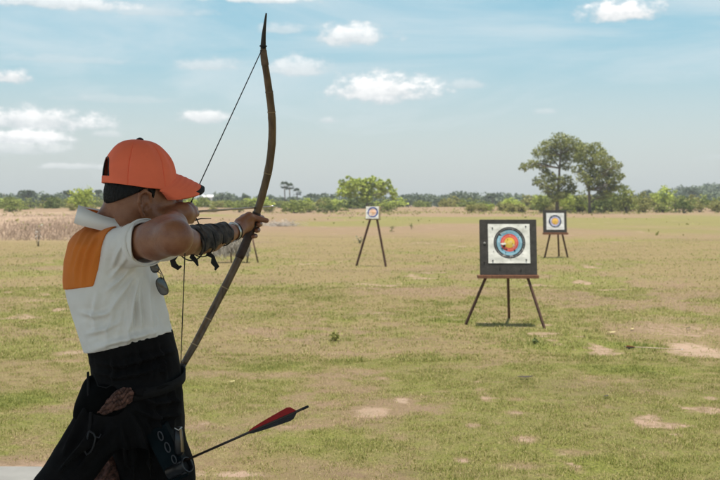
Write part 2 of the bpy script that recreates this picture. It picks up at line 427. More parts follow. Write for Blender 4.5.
# ------------------------------------------------------------------ FOLIAGE
M_bark = simple('bark', (.12, .095, .07), .9, .35, 8, .5, 30)
M_leaf = {
 'tree': leaf_mat('tree_leaves', (.105, .135, .034), (.34, .35, .105)),
 'bright': leaf_mat('bright_leaves', (.26, .33, .05), (.50, .56, .12)),
 'scrub': leaf_mat('scrub_leaves', (.13, .17, .034), (.31, .34, .09)),
 'dark': leaf_mat('dark_leaves', (.07, .105, .03), (.18, .22, .06)),
 'yellow': leaf_mat('dry_scrub_leaves', (.20, .21, .055), (.38, .36, .13)),
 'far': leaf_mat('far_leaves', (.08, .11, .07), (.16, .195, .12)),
}
def leaves_at(P, size, r, flat=.0):
    """P n x 3 clump points -> small folded leaf sprays"""
    n = len(P)
    d1 = r.normal(size=(n, 3)); d1[:, 2] *= (1-flat); d1 /= np.linalg.norm(d1, axis=1)[:, None]
    d2 = r.normal(size=(n, 3)); d2 -= (d2*d1).sum(1)[:, None]*d1; d2 /= np.linalg.norm(d2, axis=1)[:, None]
    s = size*(.5+r.random(n))[:, None]; w = s*(.35+.35*r.random(n))[:, None]
    nn = np.cross(d1, d2)
    a = P-d1*s*.5; b = P+d2*w*.5+nn*s*.12; c = P+d1*s*.5; d = P-d2*w*.5+nn*s*.12
    V = np.stack([a, b, c, d], 1).reshape(-1, 3); i = np.arange(n)*4
    F = np.concatenate([np.stack([i, i+1, i+2], -1), np.stack([i, i+2, i+3], -1)])
    return V, F
def blob_points(blobs, n, r, hollow=.45, clumps=26):
    """leaf points in little clusters spread in and on ellipsoidal masses"""
    vol = np.array([b[3]**2 for b in blobs]); vol = vol/vol.sum(); out = []; tn = []
    for b, v in zip(blobs, vol):
        k = max(3, int(clumps*v*len(blobs))); per = max(3, int(n*v/k))
        d = r.normal(size=(k, 3)); d /= np.linalg.norm(d, axis=1)[:, None]
        rad = (hollow+(1.08-hollow)*r.random(k)**.6)[:, None]
        cz = b[4] if len(b) > 4 else .8
        c = np.array(b[:3]) + d*rad*b[3]*np.array([1, 1, cz])
        cs = b[3]*(.11+.13*r.random(k))
        q = r.normal(size=(k, per, 3))*cs[:, None, None]*np.array([.75, .75, .5])
        out.append((c[:, None, :]+q).reshape(-1, 3)); tn.append(np.repeat(r.random(k), per))
    P = np.concatenate(out); T = np.concatenate(tn)
    return P, T
def leaf_object(name, P, T, size, mat, parent, seed, flat=0.3):
    r = np.random.default_rng(seed)
    V, F = leaves_at(P, size, r, flat)
    o = link_mesh(name, V, F, mat, parent, smooth=False)
    a = o.data.attributes.new('tint', 'FLOAT', 'POINT')
    a.data.foreach_set('value', np.repeat(np.clip(T*.6+r.random(len(P))*.5, 0, 1), 4).astype(np.float32))
    return o
def limb(mb, a, b, ra, rb, r, n=6, sag=.12, k=5):
    a = Vector(a); b = Vector(b); L_ = (b-a).length
    pts = []
    j = Vector((r.normal(), r.normal(), r.normal()))*L_*sag*.5
    for i in range(k+1):
        t = i/k; pts.append(a.lerp(b, t) + j*math.sin(math.pi*t)+Vector((r.normal(), r.normal(), r.normal()))*L_*.012)
    mb.tube(pts, [ra+(rb-ra)*i/k for i in range(k+1)], n)
    return pts
def tree(name, base, trunk_pts, blobs, nleaf, lsize, lm, label, cat, rtrunk, seed, group=None, clumps=26, hollow=.4):
    r = np.random.default_rng(seed)
    t = thing(name, base, label, cat, group)
    mb = MB(); k = len(trunk_pts)
    mb.tube(trunk_pts, [rtrunk*(1.25 if i == 0 else 1-.6*i/(k-1)) for i in range(k)], 8)
    for b in blobs:
        best = min(range(1, k), key=lambda i: (Vector(trunk_pts[i])-Vector(b[:3])).length + (3 if trunk_pts[i][2] > b[2]-b[3]*.2 else 0))
        pts = limb(mb, trunk_pts[best], b[:3], rtrunk*.42, rtrunk*.13, r)
        for q in range(4):
            d = Vector((r.normal(), r.normal(), r.normal()*.6)).normalized()*b[3]*.9
            limb(mb, pts[3], Vector(b[:3])+d, rtrunk*.14, rtrunk*.05, r, 4, .1, 3)
    mb.build('trunk', M_bark, t)
    P, T = blob_points(blobs, nleaf, r, hollow, clumps)
    leaf_object('crown', P, T, lsize, lm, t, seed+1)
    return t
def px_blobs(lst, Y, seed):
    r = np.random.default_rng(seed); out = []
    for (px, py, rr) in lst:
        y = Y + r.normal()*1.2; p = U(px, py, y); out.append((p.x, p.y, p.z, rr*Y/1000*1.12))
    return out
YA = 146
bl = px_blobs([(560,141,9),(549,146,8),(540,153,7),(572,143,7),(562,153,9),(550,158,7),(533,164,5.5),(524,167,4.5),(541,165,5),(573,155,8),(566,166,5),
               (548,177,7),(538,181,5),(557,182,7),(566,180,6),(572,187,4.5),(551,191,6),(562,194,6),(545,187,5),(555,198,5),(570,190,5),(580,148,6),(545,170,4)], YA, 1)
tree('tree', (U(557.5, 212, YA).x, YA, 0), [Vector((U(557.5, 212, YA).x, YA, -.1)), U(557, 202, YA), U(557.5, 192, YA), U(559, 180, YA), U(559.5, 168, YA), U(560.5, 155, YA), U(561, 145, YA)],
     bl, 10500, .29, M_leaf['tree'], 'taller of the two field trees, open crown with one limb reaching left', 'tree', .26, 5, 'pair of tall field trees', 105)
YB = 141
bl = px_blobs([(585,149,7),(596,150,8),(590,158,8),(602,158,8),(609,163,7),(598,167,8),(586,168,7),(607,172,7),(613,171,6),(616,179,5),(603,180,7),(611,183,5),
               (594,177,7),(583,178,6),(580,158,6),(590,188,4),(603,191,4),(615,188,3.5),(577,170,5),(618,166,4),(598,186,6),(608,192,6),(617,186,5),(620,176,4.5),(588,182,5),(612,188,4),(600,196,5)], YB, 2)
tree('tree', (U(590, 213, YB).x, YB, 0), [Vector((U(590, 213, YB).x, YB, -.1)), U(589.5, 203, YB), U(589, 190, YB), U(590, 178, YB), U(591, 166, YB), U(593, 154, YB)],
     bl, 10500, .29, M_leaf['tree'], 'field tree with drooping right side and slim trunk, right one of the pair', 'tree', .22, 8, 'pair of tall field trees', 105)
YC = 172
bl = px_blobs([(345,188,6),(352,184,6),(360,184,6),(370,183,6),(379,185,6),(387,188,5),(393,192,4),(366,190,7),(352,193,6),(380,193,6),(342,182,3),(349,178,2.5),(373,178,3),(388,182,2.5),(341,194,4),(366,197,6),(394,197,3)], YC, 3)
tree('tree', (U(367, 210, YC).x, YC, 0), [Vector((U(367, 210, YC).x, YC, -.1)), U(367, 204, YC), U(366, 197, YC), U(368, 190, YC)],
     bl, 6500, .42, M_leaf['bright'], 'wide bright green spreading tree behind the small target on two legs', 'tree', .2, 11, None, 44)

# bush shapes to repeat
def bush_template(seed, mat, n=1150, w=1.6, h=1.5, size=.2):
    r = np.random.default_rng(seed); k = 7; bl = []
    for i in range(k):
        a = r.random()*6.28; d = w*.55*r.random()**.5; rr = w*(.28+.22*r.random())
        bl.append((math.cos(a)*d, math.sin(a)*d, max(rr*.6, h*(.3+.5*r.random())), rr, .85))
    bl.append((0, 0, h*.8, w*.35))
    P, T = blob_points(bl, n, r, .35, 14); P[:, 2] = np.maximum(P[:, 2], .04)
    V, F = leaves_at(P, size, r, .2)
    me_o = link_mesh('foliage', V, F, mat, None, smooth=False)
    a = me_o.data.attributes.new('tint', 'FLOAT', 'POINT')
    a.data.foreach_set('value', np.repeat(np.clip(T*.6+r.random(len(P))*.5, 0, 1), 4).astype(np.float32))
    mb = MB()
    for i in range(6):
        b = bl[i % len(bl)]; limb(mb, (0, 0, -.05), b[:3], .045, .015, r, 5)
    st = mb.build('stem', M_bark, None)
    mes = (me_o.data, st.data); bpy.data.objects.remove(me_o); bpy.data.objects.remove(st)
    return mes
TEMPL = {}
for k, mt in (('scrub', 'scrub'), ('dark', 'dark'), ('yellow', 'yellow'), ('bright', 'bright')):
    TEMPL[k] = [bush_template(100+i*7+hash_, M_leaf[mt]) for i, hash_ in ((0, len(k)), (1, len(k)*3), (2, len(k)*5))]
def bush(px, w_px, top_py, Y, kind, label, group=None, name='bush', cat='bush', var=0):
    x = U(px, 210, Y).x; hgt = U(px, top_py, Y).z; wd = w_px*Y/1000
    t = thing(name, (x, Y, 0), label, cat, group)
    fo, st = TEMPL[kind][var % 3]
    for nm, me in (('foliage', fo), ('stem', st)):
        o = bpy.data.objects.new(nm, me); C.objects.link(o); o.parent = t
        o.scale = (wd/2.3, wd/2.3, hgt/1.75); o.rotation_euler.z = random.random()*6.28
    return t
for k_, (a_, w_, t_, kd, lb) in enumerate([(541, 22, 194, 'scrub', 'green bush left of the trunk of the taller field tree'), (566, 20, 191, 'bright', 'light green bush close right of the taller tree trunk'),
    (582, 18, 190, 'scrub', 'green bush close left of the slim pale tree trunk'), (611, 22, 188, 'scrub', 'tall green bush just right of the slim pale tree trunk'), (643, 22, 192, 'yellow', 'yellowish bush right of the tall bush by the field trees')]):
    bush(a_, w_, t_, 156+k_, kd, lb, var=k_ % 3)
bush(627, 27, 183, 150, 'scrub', 'tall mid green bush standing right beside the pair of tall trees', var=0)
bush(602, 26, 194, 152, 'dark', 'dark bush filling the gap under the right tall tree', var=1)
bush(575, 24, 196, 158, 'scrub', 'loose bush between the trunks of the two tall trees', var=2)
bush(684, 17, 196, 146, 'dark', 'round dark bush at the edge of the bare earth, far right of the field', var=0)
bush(663, 34, 186, 190, 'bright', 'broad light green bush mass between the tall trees and the right edge', var=1)
bush(84, 30, 186, 150, 'bright', 'large yellow green bush behind the archer\'s collar', var=2)
bush(50, 20, 195, 165, 'dark', 'dark low bush left of the large yellow green bush', var=1)
bush(14, 26, 196, 170, 'scrub', 'green bush at the left edge of the field', var=0)
bush(295, 26, 200, 150, 'scrub', 'low rounded bush just right of the bow, before the scrub', var=2)
bush(326, 22, 202, 152, 'dark', 'low dark bush left of the bright spreading tree', var=0)
bush(388, 20, 203, 156, 'scrub', 'low bush right of the small target on two legs', var=1)
grp = 'scrub bushes along the far side of the field'
KW = {'scrub': 'mid green', 'yellow': 'yellow green dry', 'bright': 'light green', 'dark': 'dark green'}
def where(px):
    for lim, w in ((22, 'at the far left edge'), (70, 'left of the large yellow green bush'), (110, 'behind the neck of the archer'), (200, 'behind the head of the archer'), (262, 'between the cap brim and the bow'),
                   (310, 'under the sugar palms'), (345, 'just left of the bright spreading tree'), (392, 'under the bright spreading tree'), (440, 'right of the small target'), (482, 'left of the largest target'),
                   (538, 'above the largest target'), (575, 'behind the middle sized target'), (625, 'behind the slim trunked field tree'), (680, 'left of the round dark bush')):
        if px < lim: return w
    return 'at the far right edge'
def blab(row, kind, px): return '%s %s-row scrub bush %s' % (KW[kind], row, where(px))
r_ = random.Random(4)
for i in range(74):
    px = -90 + 900*i/73 + r_.uniform(-6, 6); Y = r_.uniform(175, 235)
    bush(px, r_.uniform(16, 32), r_.uniform(195, 201) - (2.5 if px > 520 else 0), Y, (kd := r_.choice(['scrub', 'scrub', 'yellow', 'bright', 'dark'])), blab('back', kd, px), grp, var=r_.randrange(3))
for i in range(30):
    px = 470 + 260*i/29 + r_.uniform(-5, 5); Y = r_.uniform(152, 172)
    if abs(px-684) < 12: continue
    bush(px, r_.uniform(12, 22), r_.uniform(200, 204), Y, (kd := r_.choice(['scrub', 'yellow', 'yellow', 'bright'])), blab('front', kd, px), grp, var=r_.randrange(3))
for i in range(26):
    px = -30 + 380*i/25 + r_.uniform(-5, 5); Y = r_.uniform(156, 176)
    bush(px, r_.uniform(9, 20), r_.uniform(201.5, 206), Y, (kd := r_.choice(['scrub', 'yellow', 'yellow', 'scrub'])), blab('front', kd, px), grp, var=r_.randrange(3))
_dup = {}
for o in C.objects:
    if o.get('group') == grp: _dup.setdefault(o['label'], []).append(o)
ORD = ['first', 'second', 'third', 'fourth', 'fifth', 'sixth', 'seventh', 'eighth']
for lb, os_ in _dup.items():
    if len(os_) > 1:
        for k_, o in enumerate(sorted(os_, key=lambda q: q.location.x/q.location.y)): o['label'] = lb+', '+ORD[min(k_, 7)]+' from left'
# distant woods: one mass
def wood(name, px0, px1, Y0, Y1, topf, n, size, mat, label, seed):
    r = np.random.default_rng(seed); P = []; T = []
    m = int((px1-px0)/1.7)
    for i in range(m):
        px = px0+(px1-px0)*r.random(); Y = Y0+(Y1-Y0)*r.random(); top = U(px, topf(px)+r.normal()*1.0, Y).z
        x = U(px, 200, Y).x; w = top*(.35+.4*r.random())
        k = n
        d = r.normal(size=(k, 3)); d /= np.linalg.norm(d, axis=1)[:, None]; d *= (r.random(k)**.4)[:, None]
        q = np.stack([x+d[:, 0]*w, Y+d[:, 1]*w, top*.55+d[:, 2]*top*.48], -1); q[:, 2] = np.maximum(q[:, 2], .1)
        P.append(q); T.append(np.full(k, r.random()))
    P = np.concatenate(P); T = np.concatenate(T)
    o = leaf_object(name, P, T, size, mat, None, seed+1, .3)
    return tag(o, label, 'woodland', kind='stuff')
def top_main(px):
    v = 196.0 + 1.6*math.sin(px*.05) + 1.2*math.sin(px*.13+1)
    if px < 110: v -= 3.2
    if 400 < px < 560: v -= 1.6
    if px > 630: v -= 1.5
    return v
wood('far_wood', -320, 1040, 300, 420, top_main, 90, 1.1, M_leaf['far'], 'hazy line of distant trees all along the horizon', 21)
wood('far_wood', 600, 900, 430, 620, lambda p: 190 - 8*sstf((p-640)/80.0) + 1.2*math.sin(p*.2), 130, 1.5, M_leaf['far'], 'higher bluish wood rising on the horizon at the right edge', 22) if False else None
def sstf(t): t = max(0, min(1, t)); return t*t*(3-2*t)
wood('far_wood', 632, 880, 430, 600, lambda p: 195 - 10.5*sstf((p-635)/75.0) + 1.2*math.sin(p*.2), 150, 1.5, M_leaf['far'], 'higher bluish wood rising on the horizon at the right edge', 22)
# single trees standing out of the far line
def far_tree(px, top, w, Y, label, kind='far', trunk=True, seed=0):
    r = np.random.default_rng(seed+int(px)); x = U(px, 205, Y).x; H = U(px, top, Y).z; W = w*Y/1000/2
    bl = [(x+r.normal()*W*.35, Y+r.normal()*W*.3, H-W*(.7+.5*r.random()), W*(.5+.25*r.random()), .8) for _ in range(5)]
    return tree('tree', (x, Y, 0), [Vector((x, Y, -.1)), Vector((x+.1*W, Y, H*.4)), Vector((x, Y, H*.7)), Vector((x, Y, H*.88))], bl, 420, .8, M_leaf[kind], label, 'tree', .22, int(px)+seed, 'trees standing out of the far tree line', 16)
far_tree(27, 187.5, 14, 300, 'round topped tree standing out of the far line at the left edge')
far_tree(4, 191, 16, 310, 'low tree on the far line at the very left edge')
far_tree(68, 189.5, 7, 300, 'small narrow tree between two round ones on the far left line')
far_tree(83, 189.5, 8, 290, 'bushy tree on the far line, just left of the archer\'s collar')
far_tree(99, 189, 6, 290, 'small tree on the far line touching the back of the archer\'s head')
far_tree(45, 192, 12, 300, 'flat topped tree on the far left line')
far_tree(222, 191, 14, 300, 'wide tree on the far line below the bowstring')
far_tree(246, 192.5, 10, 300, 'low tree on the far line just left of the bow')
far_tree(311, 192, 8, 310, 'tree on the far line left of the bright spreading tree')
far_tree(492, 192, 8, 300, 'round tree on the far line above the largest target')
far_tree(472, 194, 16, 300, 'wide low tree on the far line left of the largest target')
far_tree(646, 188, 14, 330, 'hazy rounded tree just right of the tall bush')
far_tree(693, 186, 14, 340, 'hazy tree on the far right line before the higher wood')
def palm(px, top, Y, label):
    x = U(px, 205, Y).x; H = U(px, top, Y).z-1.1
    t = thing('palm_tree', (x, Y, 0), label, 'palm tree', 'sugar palms on the far line')
    mb = MB(); mb.tube([Vector((x, Y, -.1)), Vector((x+.1, Y, H*.5)), Vector((x, Y, H))], [.25, .17, .16], 7); mb.build('trunk', M_bark, t)
    mb = MB(); r = random.Random(int(px*3))
    for i in range(34):
        a = r.random()*6.28; e = r.uniform(-.6, 1.4); d = Vector((math.cos(a)*math.cos(e), math.sin(a)*math.cos(e), math.sin(e)))
        s = d.cross(Vector((0, 0, 1))).normalized(); c = Vector((x, Y, H))+d*.75
        pts = [c]
        for k in range(7):
            q = (k-3)/3*1.2; pts.append(c + d*math.cos(q)*.75 + s*math.sin(q)*.75 + d.cross(s)*.12*(k % 2))
        mb.add(pts, [(0, k, k+1) for k in range(1, 7)])
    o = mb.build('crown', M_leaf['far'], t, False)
    a = o.data.attributes.new('tint', 'FLOAT', 'POINT'); a.data.foreach_set('value', np.random.default_rng(1).random(len(o.data.vertices)).astype(np.float32)*.6)
palm(284.5, 182, 300, 'taller sugar palm of the far line, left of the close pair')
palm(289.5, 183.5, 305, 'middle sugar palm of the far line, just right of the tallest')
palm(297, 189, 310, 'shorter sugar palm standing right of the two tall ones')

# dry standing stalks on the left part of the field
def stalks(n, label):
    r = np.random.default_rng(77)
    y = 40*(150/40)**r.random(n); t = -.235-np.abs(r.normal(size=n))*.10+.03*r.normal(size=n)*1; x = t*y
    keep = r.random(n) < sst(fbm(x*.12, y*.06, 4, 8), .35, .6)*.9+.1
    x = x[keep]; y = y[keep]; n = len(x); h = .05+.26*r.random(n)**2; w = .006+.012*r.random(n); lx = r.normal(size=n)*.12; 
    a = r.random(n)*3.14; dx = np.cos(a)*w; dy = np.sin(a)*w
    z = np.zeros(n)-.02
    V = np.stack([np.stack([x-dx, y-dy, z], -1), np.stack([x+dx, y+dy, z], -1), np.stack([x+lx+dx*.5, y+dy*.5, z+h], -1), np.stack([x+lx-dx*.5, y-dy*.5, z+h], -1)], 1).reshape(-1, 3)
    i = np.arange(n)*4
    return V, np.stack([i, i+1, i+2, i+3], -1)
M_stalk = simple('dry_stalk', (.25, .18, .125), .9, .4, .8, col2=(.36, .27, .21))
V, F = stalks(20000, '')
tag(link_mesh('dry_weeds', V, F, M_stalk, smooth=False), 'pale dry stalks standing over the left part of the field', 'dry weeds', kind='stuff')
# weeds at the far bare bank
r = np.random.default_rng(5); n = 26000
y = 45+140*r.random(n)**.8; x = (r.random(n)*2-1)*.45*y
k = (fbm(x*.09, y*.05, 4, 66) > .50) & (r.random(n) < .07+.9*sst(y, 110, 155)); x = x[k]; y = y[k]; n = len(x)
P = np.stack([x, y, .03+.22*r.random(n)**3 + .8*np.exp(-((y-172)/7)**2)*.6], -1)
o = leaf_object('low_weeds', P, r.random(n), .24, M_leaf['yellow'], None, 9, .2)
tag(o, 'low yellow green weeds dotted over the far half of the field', 'weeds', kind='stuff')

# ------------------------------------------------------------------ TARGETS
M_foam = simple('dark_foam', (.035, .033, .030), .9, .35, 18, .4, 90)
M_wood = simple('red_brown_wood', (.13, .055, .03), .75, .4, 6, .3, 60, stretch=(8, 8, 1), col2=(.21, .09, .045))
M_dwood = simple('dark_stained_wood', (.075, .036, .025), .8, .4, 6, .3, 60, stretch=(8, 8, 1))
M_pin = simple('pin_metal', (.06, .06, .06), .5)
def face_mat(name, rings, paper=(.66, .66, .62), warp=.05):
    """rings: list of (radius, colour) from the centre outwards, in metres; the rest is paper"""
    m, N, L, B = mat_new(name)
    tc = N.new('ShaderNodeTexCoord'); sp = N.new('ShaderNodeSeparateXYZ'); L.new(tc.outputs['Object'], sp.inputs[0])
    at = N.new('ShaderNodeUVMap')
    ln = N.new('ShaderNodeVectorMath'); ln.operation = 'LENGTH'; L.new(at.outputs[0], ln.inputs[0])
    nz = N.new('ShaderNodeTexNoise'); nz.inputs['Scale'].default_value = 25; nz.inputs['Detail'].default_value = 6; L.new(tc.outputs['Object'], nz.inputs['Vector'])
    cur = None
    last = N.new('ShaderNodeMix'); last.data_type = 'RGBA'
    last.inputs[6].default_value = (*paper, 1); last.inputs[7].default_value = (*[c*.78 for c in paper], 1)
    mr = N.new('ShaderNodeMapRange'); mr.inputs[1].default_value = .5; mr.inputs[2].default_value = .75; L.new(nz.outputs[0], mr.inputs[0]); L.new(mr.outputs[0], last.inputs[0])
    cur = last.outputs[2]
    for rad, col in sorted(rings, reverse=True):
        lt = N.new('ShaderNodeMath'); lt.operation = 'LESS_THAN'; L.new(ln.outputs['Value'], lt.inputs[0]); lt.inputs[1].default_value = rad
        mx = N.new('ShaderNodeMix'); mx.data_type = 'RGBA'; L.new(lt.outputs[0], mx.inputs[0]); L.new(cur, mx.inputs[6]); mx.inputs[7].default_value = (*col, 1); cur = mx.outputs[2]
    # scuffed print
    mr2 = N.new('ShaderNodeMapRange'); mr2.inputs[1].default_value = .58; mr2.inputs[2].default_value = .66; mr2.inputs[4].default_value = .45; L.new(nz.outputs[0], mr2.inputs[0])
    mx = N.new('ShaderNodeMix'); mx.data_type = 'RGBA'; L.new(mr2.outputs[0], mx.inputs[0]); L.new(cur, mx.inputs[6]); mx.inputs[7].default_value = (.55, .53, .5, 1)
    L.new(mx.outputs[2], B.inputs['Base Color']); B.inputs['Roughness'].default_value = .85
    bp = N.new('ShaderNodeBump'); bp.inputs['Strength'].default_value = .4; bp.inputs['Distance'].default_value = .01; L.new(nz.outputs[0], bp.inputs['Height']); L.new(bp.outputs[0], B.inputs['Normal'])
    return m
def add_uv_face(o, cen, ex, ez):
    me = o.data; uv = me.uv_layers.new(name='face_uv')
    org = Vector(ORG[o.name])
    for lp in me.loops:
        p = me.vertices[lp.vertex_index].co + org - cen
        uv.data[lp.index].uv = (p.dot(ex), p.dot(ez))
def target(name, Y, brd, paper, cen, feet, tops, tray, mat_face, label, board_mat, group, tilt=R(9), yaw=0, thick=.06, wcol=None, pins=True, cat='archery target', tray_bar=True, rear=None, legw=.032):
    x0, y0, x1, y1 = brd
    s = Y/1000.0
    Pb = U((x0+x1)/2, y1, Y); W = (x1-x0)*s; H = (y1-y0)*s/math.cos(tilt)
    t = thing(name, (Pb.x, Y, 0), label, cat, group)
    M = Matrix.Rotation(yaw, 3, 'Z') @ Matrix.Rotation(-tilt, 3, 'X')
    ex, ey, ez = M @ Vector((1, 0, 0)), M @ Vector((0, 1, 0)), M @ Vector((0, 0, 1))
    cb = Pb + ez*H/2 + ey*thick/2
    mb = MB(); mb.box(cb, W, thick, H, M, bev=.006); bo = mb.build('board', board_mat, t, False)
    # paper face, slightly wavy sheet
    pc = Pb + ex*(((paper[0]+paper[2])/2-(x0+x1)/2)*s) + ez*((y1-(paper[1]+paper[3])/2)*s) - ey*.006
    pw = (paper[2]-paper[0])*s; ph = (paper[3]-paper[1])*s; n = 24; V = []; F = []
    rr = random.Random(int(Y*10))
    for j in range(n+1):
        for i in range(n+1):
            u = i/n-.5; v = j/n-.5; off = .0035*math.sin(u*13+v*5)+.003*math.sin(v*17+1); edge = max(abs(u), abs(v))*2
            V.append(pc+ex*u*pw+ez*v*ph-ey*(off*min(1, (1-edge)*4)+.0022*(edge > .96)*rr.random()))
    for j in range(n):
        for i in range(n): F.append((j*(n+1)+i, j*(n+1)+i+1, (j+1)*(n+1)+i+1, (j+1)*(n+1)+i))
    nb = len(V); V += [v+ey*.003 for v in V]; F += [tuple(nb+i for i in f[::-1]) for f in F]
    fo = link_mesh('target_face', V, F, mat_face, t)
    cc = Pb + ex*((cen[0]-(x0+x1)/2)*s) + ez*((y1-cen[1])*s); add_uv_face(fo, cc, ex, ez)
    def on_face(px, py, d=.012): return Pb + ex*((px-(x0+x1)/2)*s) + ez*((y1-py)*s) - ey*d
    if pins:
        for (qx, qy) in pins:
            mb = MB(); p = on_face(qx, qy, .003); mb.tube([p, p-ey*.012, p-ey*.015], [.009, .009, .004], 10); mb.build('pin', M_pin, fo)
    if tray_bar:
        mb = MB(); c = U((tray[0]+tray[2])/2, (tray[1]+tray[3])/2, Y)+Vector((0, .01, 0))
        mb.box(c, (tray[2]-tray[0])*s, .12, (tray[3]-tray[1])*s, Matrix.Rotation(yaw, 3, 'Z'), bev=.004); mb.build('ledge', M_wood, t, False)
    for (a, b) in zip(tops, feet):
        dpt = Y if len(a) < 3 else a[2]
        pa = U(a[0], a[1], dpt); pb = G(b[0], b[1]); d = (pb-pa).normalized()
        mb = MB(); mb.tube([pa, pb+d*.03], [(legw*.55, legw*.42)]*2, 4, flat=(0.3, 1, 0.05)); 
        mb.build('leg', wcol or M_dwood, t, False)
    return t, on_face, ey, fo, ex, ez
gold = (.62, .42, .06); red = (.50, .06, .05); lblue = (.14, .31, .42); blk = (.025, .027, .03)
s1 = 12.0/1000
Y1 = G(508, 327).y
s1 = Y1/1000
fm1 = face_mat('target_print_large', [(2.2*s1, (.66, .5, .12)), (5.2*s1, gold), (5.5*s1, (.3, .12, .03)), (7.2*s1, (.58, .10, .07)), (7.45*s1, (.7, .3, .2)), (9.0*s1, red), (11.2*s1, lblue), (11.4*s1, (.5, .6, .62)), (12.8*s1, (.18, .36, .46)), (14.4*s1, blk), (14.6*s1, (.4, .4, .4)), (16.0*s1, blk)])
t1, onf, ey, fo, ex, ez = target('target_stand', Y1, (480.5, 219.5, 537.5, 275), (488.5, 223.5, 530.5, 263.2), (510, 242.5), [(465.5, 325), (544.5, 328.5), (509, 318)], [(486, 277), (527.5, 277), (508, 277, Y1+.1)],
       (477.5, 275, 538.5, 278.3), fm1, 'largest archery target, dark board with coloured rings on a three legged brown easel', M_foam, 'archery targets on wooden legs', pins=[(493, 227.5), (526.5, 226), (493, 260.5), (526.5, 259.8)])
# strike marks and a torn spot on the print
M_white = simple('torn_paper', (.7, .66, .6), .9); M_black = simple('black_hole', (.01, .01, .01), .9)
mb = MB(); p = onf(503.5, 243.6, .0085); mb.add([p-ex*.035, p-ex*.01-ez*.016, p+ex*.04-ez*.006, p+ex*.03+ez*.010, p-ex*.012+ez*.012], [(0, 1, 2, 3, 4)]); mb.build('paper_tear', M_white, fo, False)
for (qx, qy, rr) in ((504.5, 246, .014), (515, 250.3, .010), (502.5, 248, .008), (508, 239, .005), (513, 243.5, .005), (506, 252, .005), (519, 237, .004), (498, 236, .005), (494, 251, .004), (511, 258, .004), (523, 254, .004), (516, 229, .004), (500, 268, .006), (521, 270, .005), (484.5, 262, .006)):
    mb = MB(); p = onf(qx, qy, .012); mb.tube([p+ey*.009, p], rr, 9); mb.build('arrow_hole', M_black, fo, False)
mb = MB(); p = onf(485, 243, .001); mb.tube([p, p-ey*.006], .016, 10); mb.build('patch_mark', simple('pale_patch', (.16, .16, .15), .8), t1)
Y2 = G(556, 257.5).y; s2 = Y2/1000
fm2 = face_mat('target_print_mid', [(3.0*s2, (.70, .42, .07)), (3.4*s2, (.35, .2, .1)), (4.1*s2, (.45, .33, .45)), (5.0*s2, (.30, .36, .50)), (6.4*s2, (.035, .04, .075))], paper=(.62, .62, .62))
target('target_stand', Y2, (543.5, 210, 567.0, 232.5), (546.6, 212.8, 564.4, 229.6), (555.3, 221.2), [(544.8, 257), (567.6, 257), (559, 256)], [(550, 234), (562.3, 234), (558, 234, Y2+.1)],
       (543, 232.5, 568, 234.6), fm2, 'middle sized target with dark frame on three thin legs, behind and right of the largest', M_foam, 'archery targets on wooden legs', pins=[], legw=.045)
Y3 = G(371, 266).y; s3 = Y3/1000
fm3 = face_mat('target_print_small', [(1.8*s3, (.70, .42, .26)), (3.6*s3, (.62, .40, .30)), (3.9*s3, (.5, .5, .55)), (5.2*s3, (.04, .06, .22)), (5.5*s3, (.3, .35, .5))], paper=(.66, .65, .61))
M_straw = simple('straw_board', (.28, .22, .12), .9, .4, 40, .5, 90)
t3, onf3, ey3, fo3, ex3, ez3 = target('target_stand', Y3, (365.2, 206.2, 380.0, 219.6), (365.6, 206.4, 378.6, 218.6), (372.6, 212.2), [(356.5, 265.5), (385.8, 266)], [(370.2, 219), (377, 219)],
       (366, 219, 379, 220), fm3, 'small torn target on two long splayed poles, left of the largest', M_straw, 'archery targets on wooden legs', pins=[], tray_bar=False, legw=.05, yaw=R(-12))
mb = MB(); p = onf3(370.3, 214, .008)
mb.add([p-ex3*.06-ez3*.05, p+ex3*.01-ez3*.055, p+ex3*.05-ez3*.0, p+ex3*.02+ez3*.035, p-ex3*.05+ez3*.02, p-ex3*.03-ez3*.01], [(0, 1, 2, 3, 4, 5)]); mb.build('paper_tear', simple('torn_print', (.66, .52, .42), .9), fo3, False)
mb = MB(); p = U(371.5, 218, Y3+.10); q = G(371, 262.5); 
# straw bundle target fallen half apart on its stand
P0 = G(231, 262); Ys = P0.y
t = thing('straw_target', P0, 'ragged grey straw bundle on a broken wooden stand, seen under the bow hand', 'straw target')
mb = MB(); rr = random.Random(3)
for i in range(900):
    px = 213+36*rr.random(); env = 1-abs((px-232)/21)**2.2; py = 254-(2+13*env)*rr.random()
    c = U(px, py, Ys+rr.gauss(0, .12)); a = rr.uniform(-.9, .9); l = rr.uniform(.05, .16)
    d = Vector((math.sin(a), rr.gauss(0, .4), math.cos(a))).normalized()
    mb.tube([c-d*l, c+d*l], rr.uniform(.003, .007), 3)
mb.build('straw_bundle', simple('grey_straw', (.19, .17, .145), .9, .5, 9, col2=(.50, .46, .40)), t, False)
for (a, b) in (((231, 250), (231.3, 262)), ((252, 236), (258, 252.5)), ((250.5, 236), (247, 252.5))):
    mb = MB(); pa = U(a[0], a[1], Ys); pb = G(*b) if b[1] > 255 else U(b[0], b[1], Ys)
    pb.z = min(pb.z, .0) if b[1] > 255 else -.02
    mb.tube([pa, pb], .018, 6); mb.build('leg', M_dwood, t)
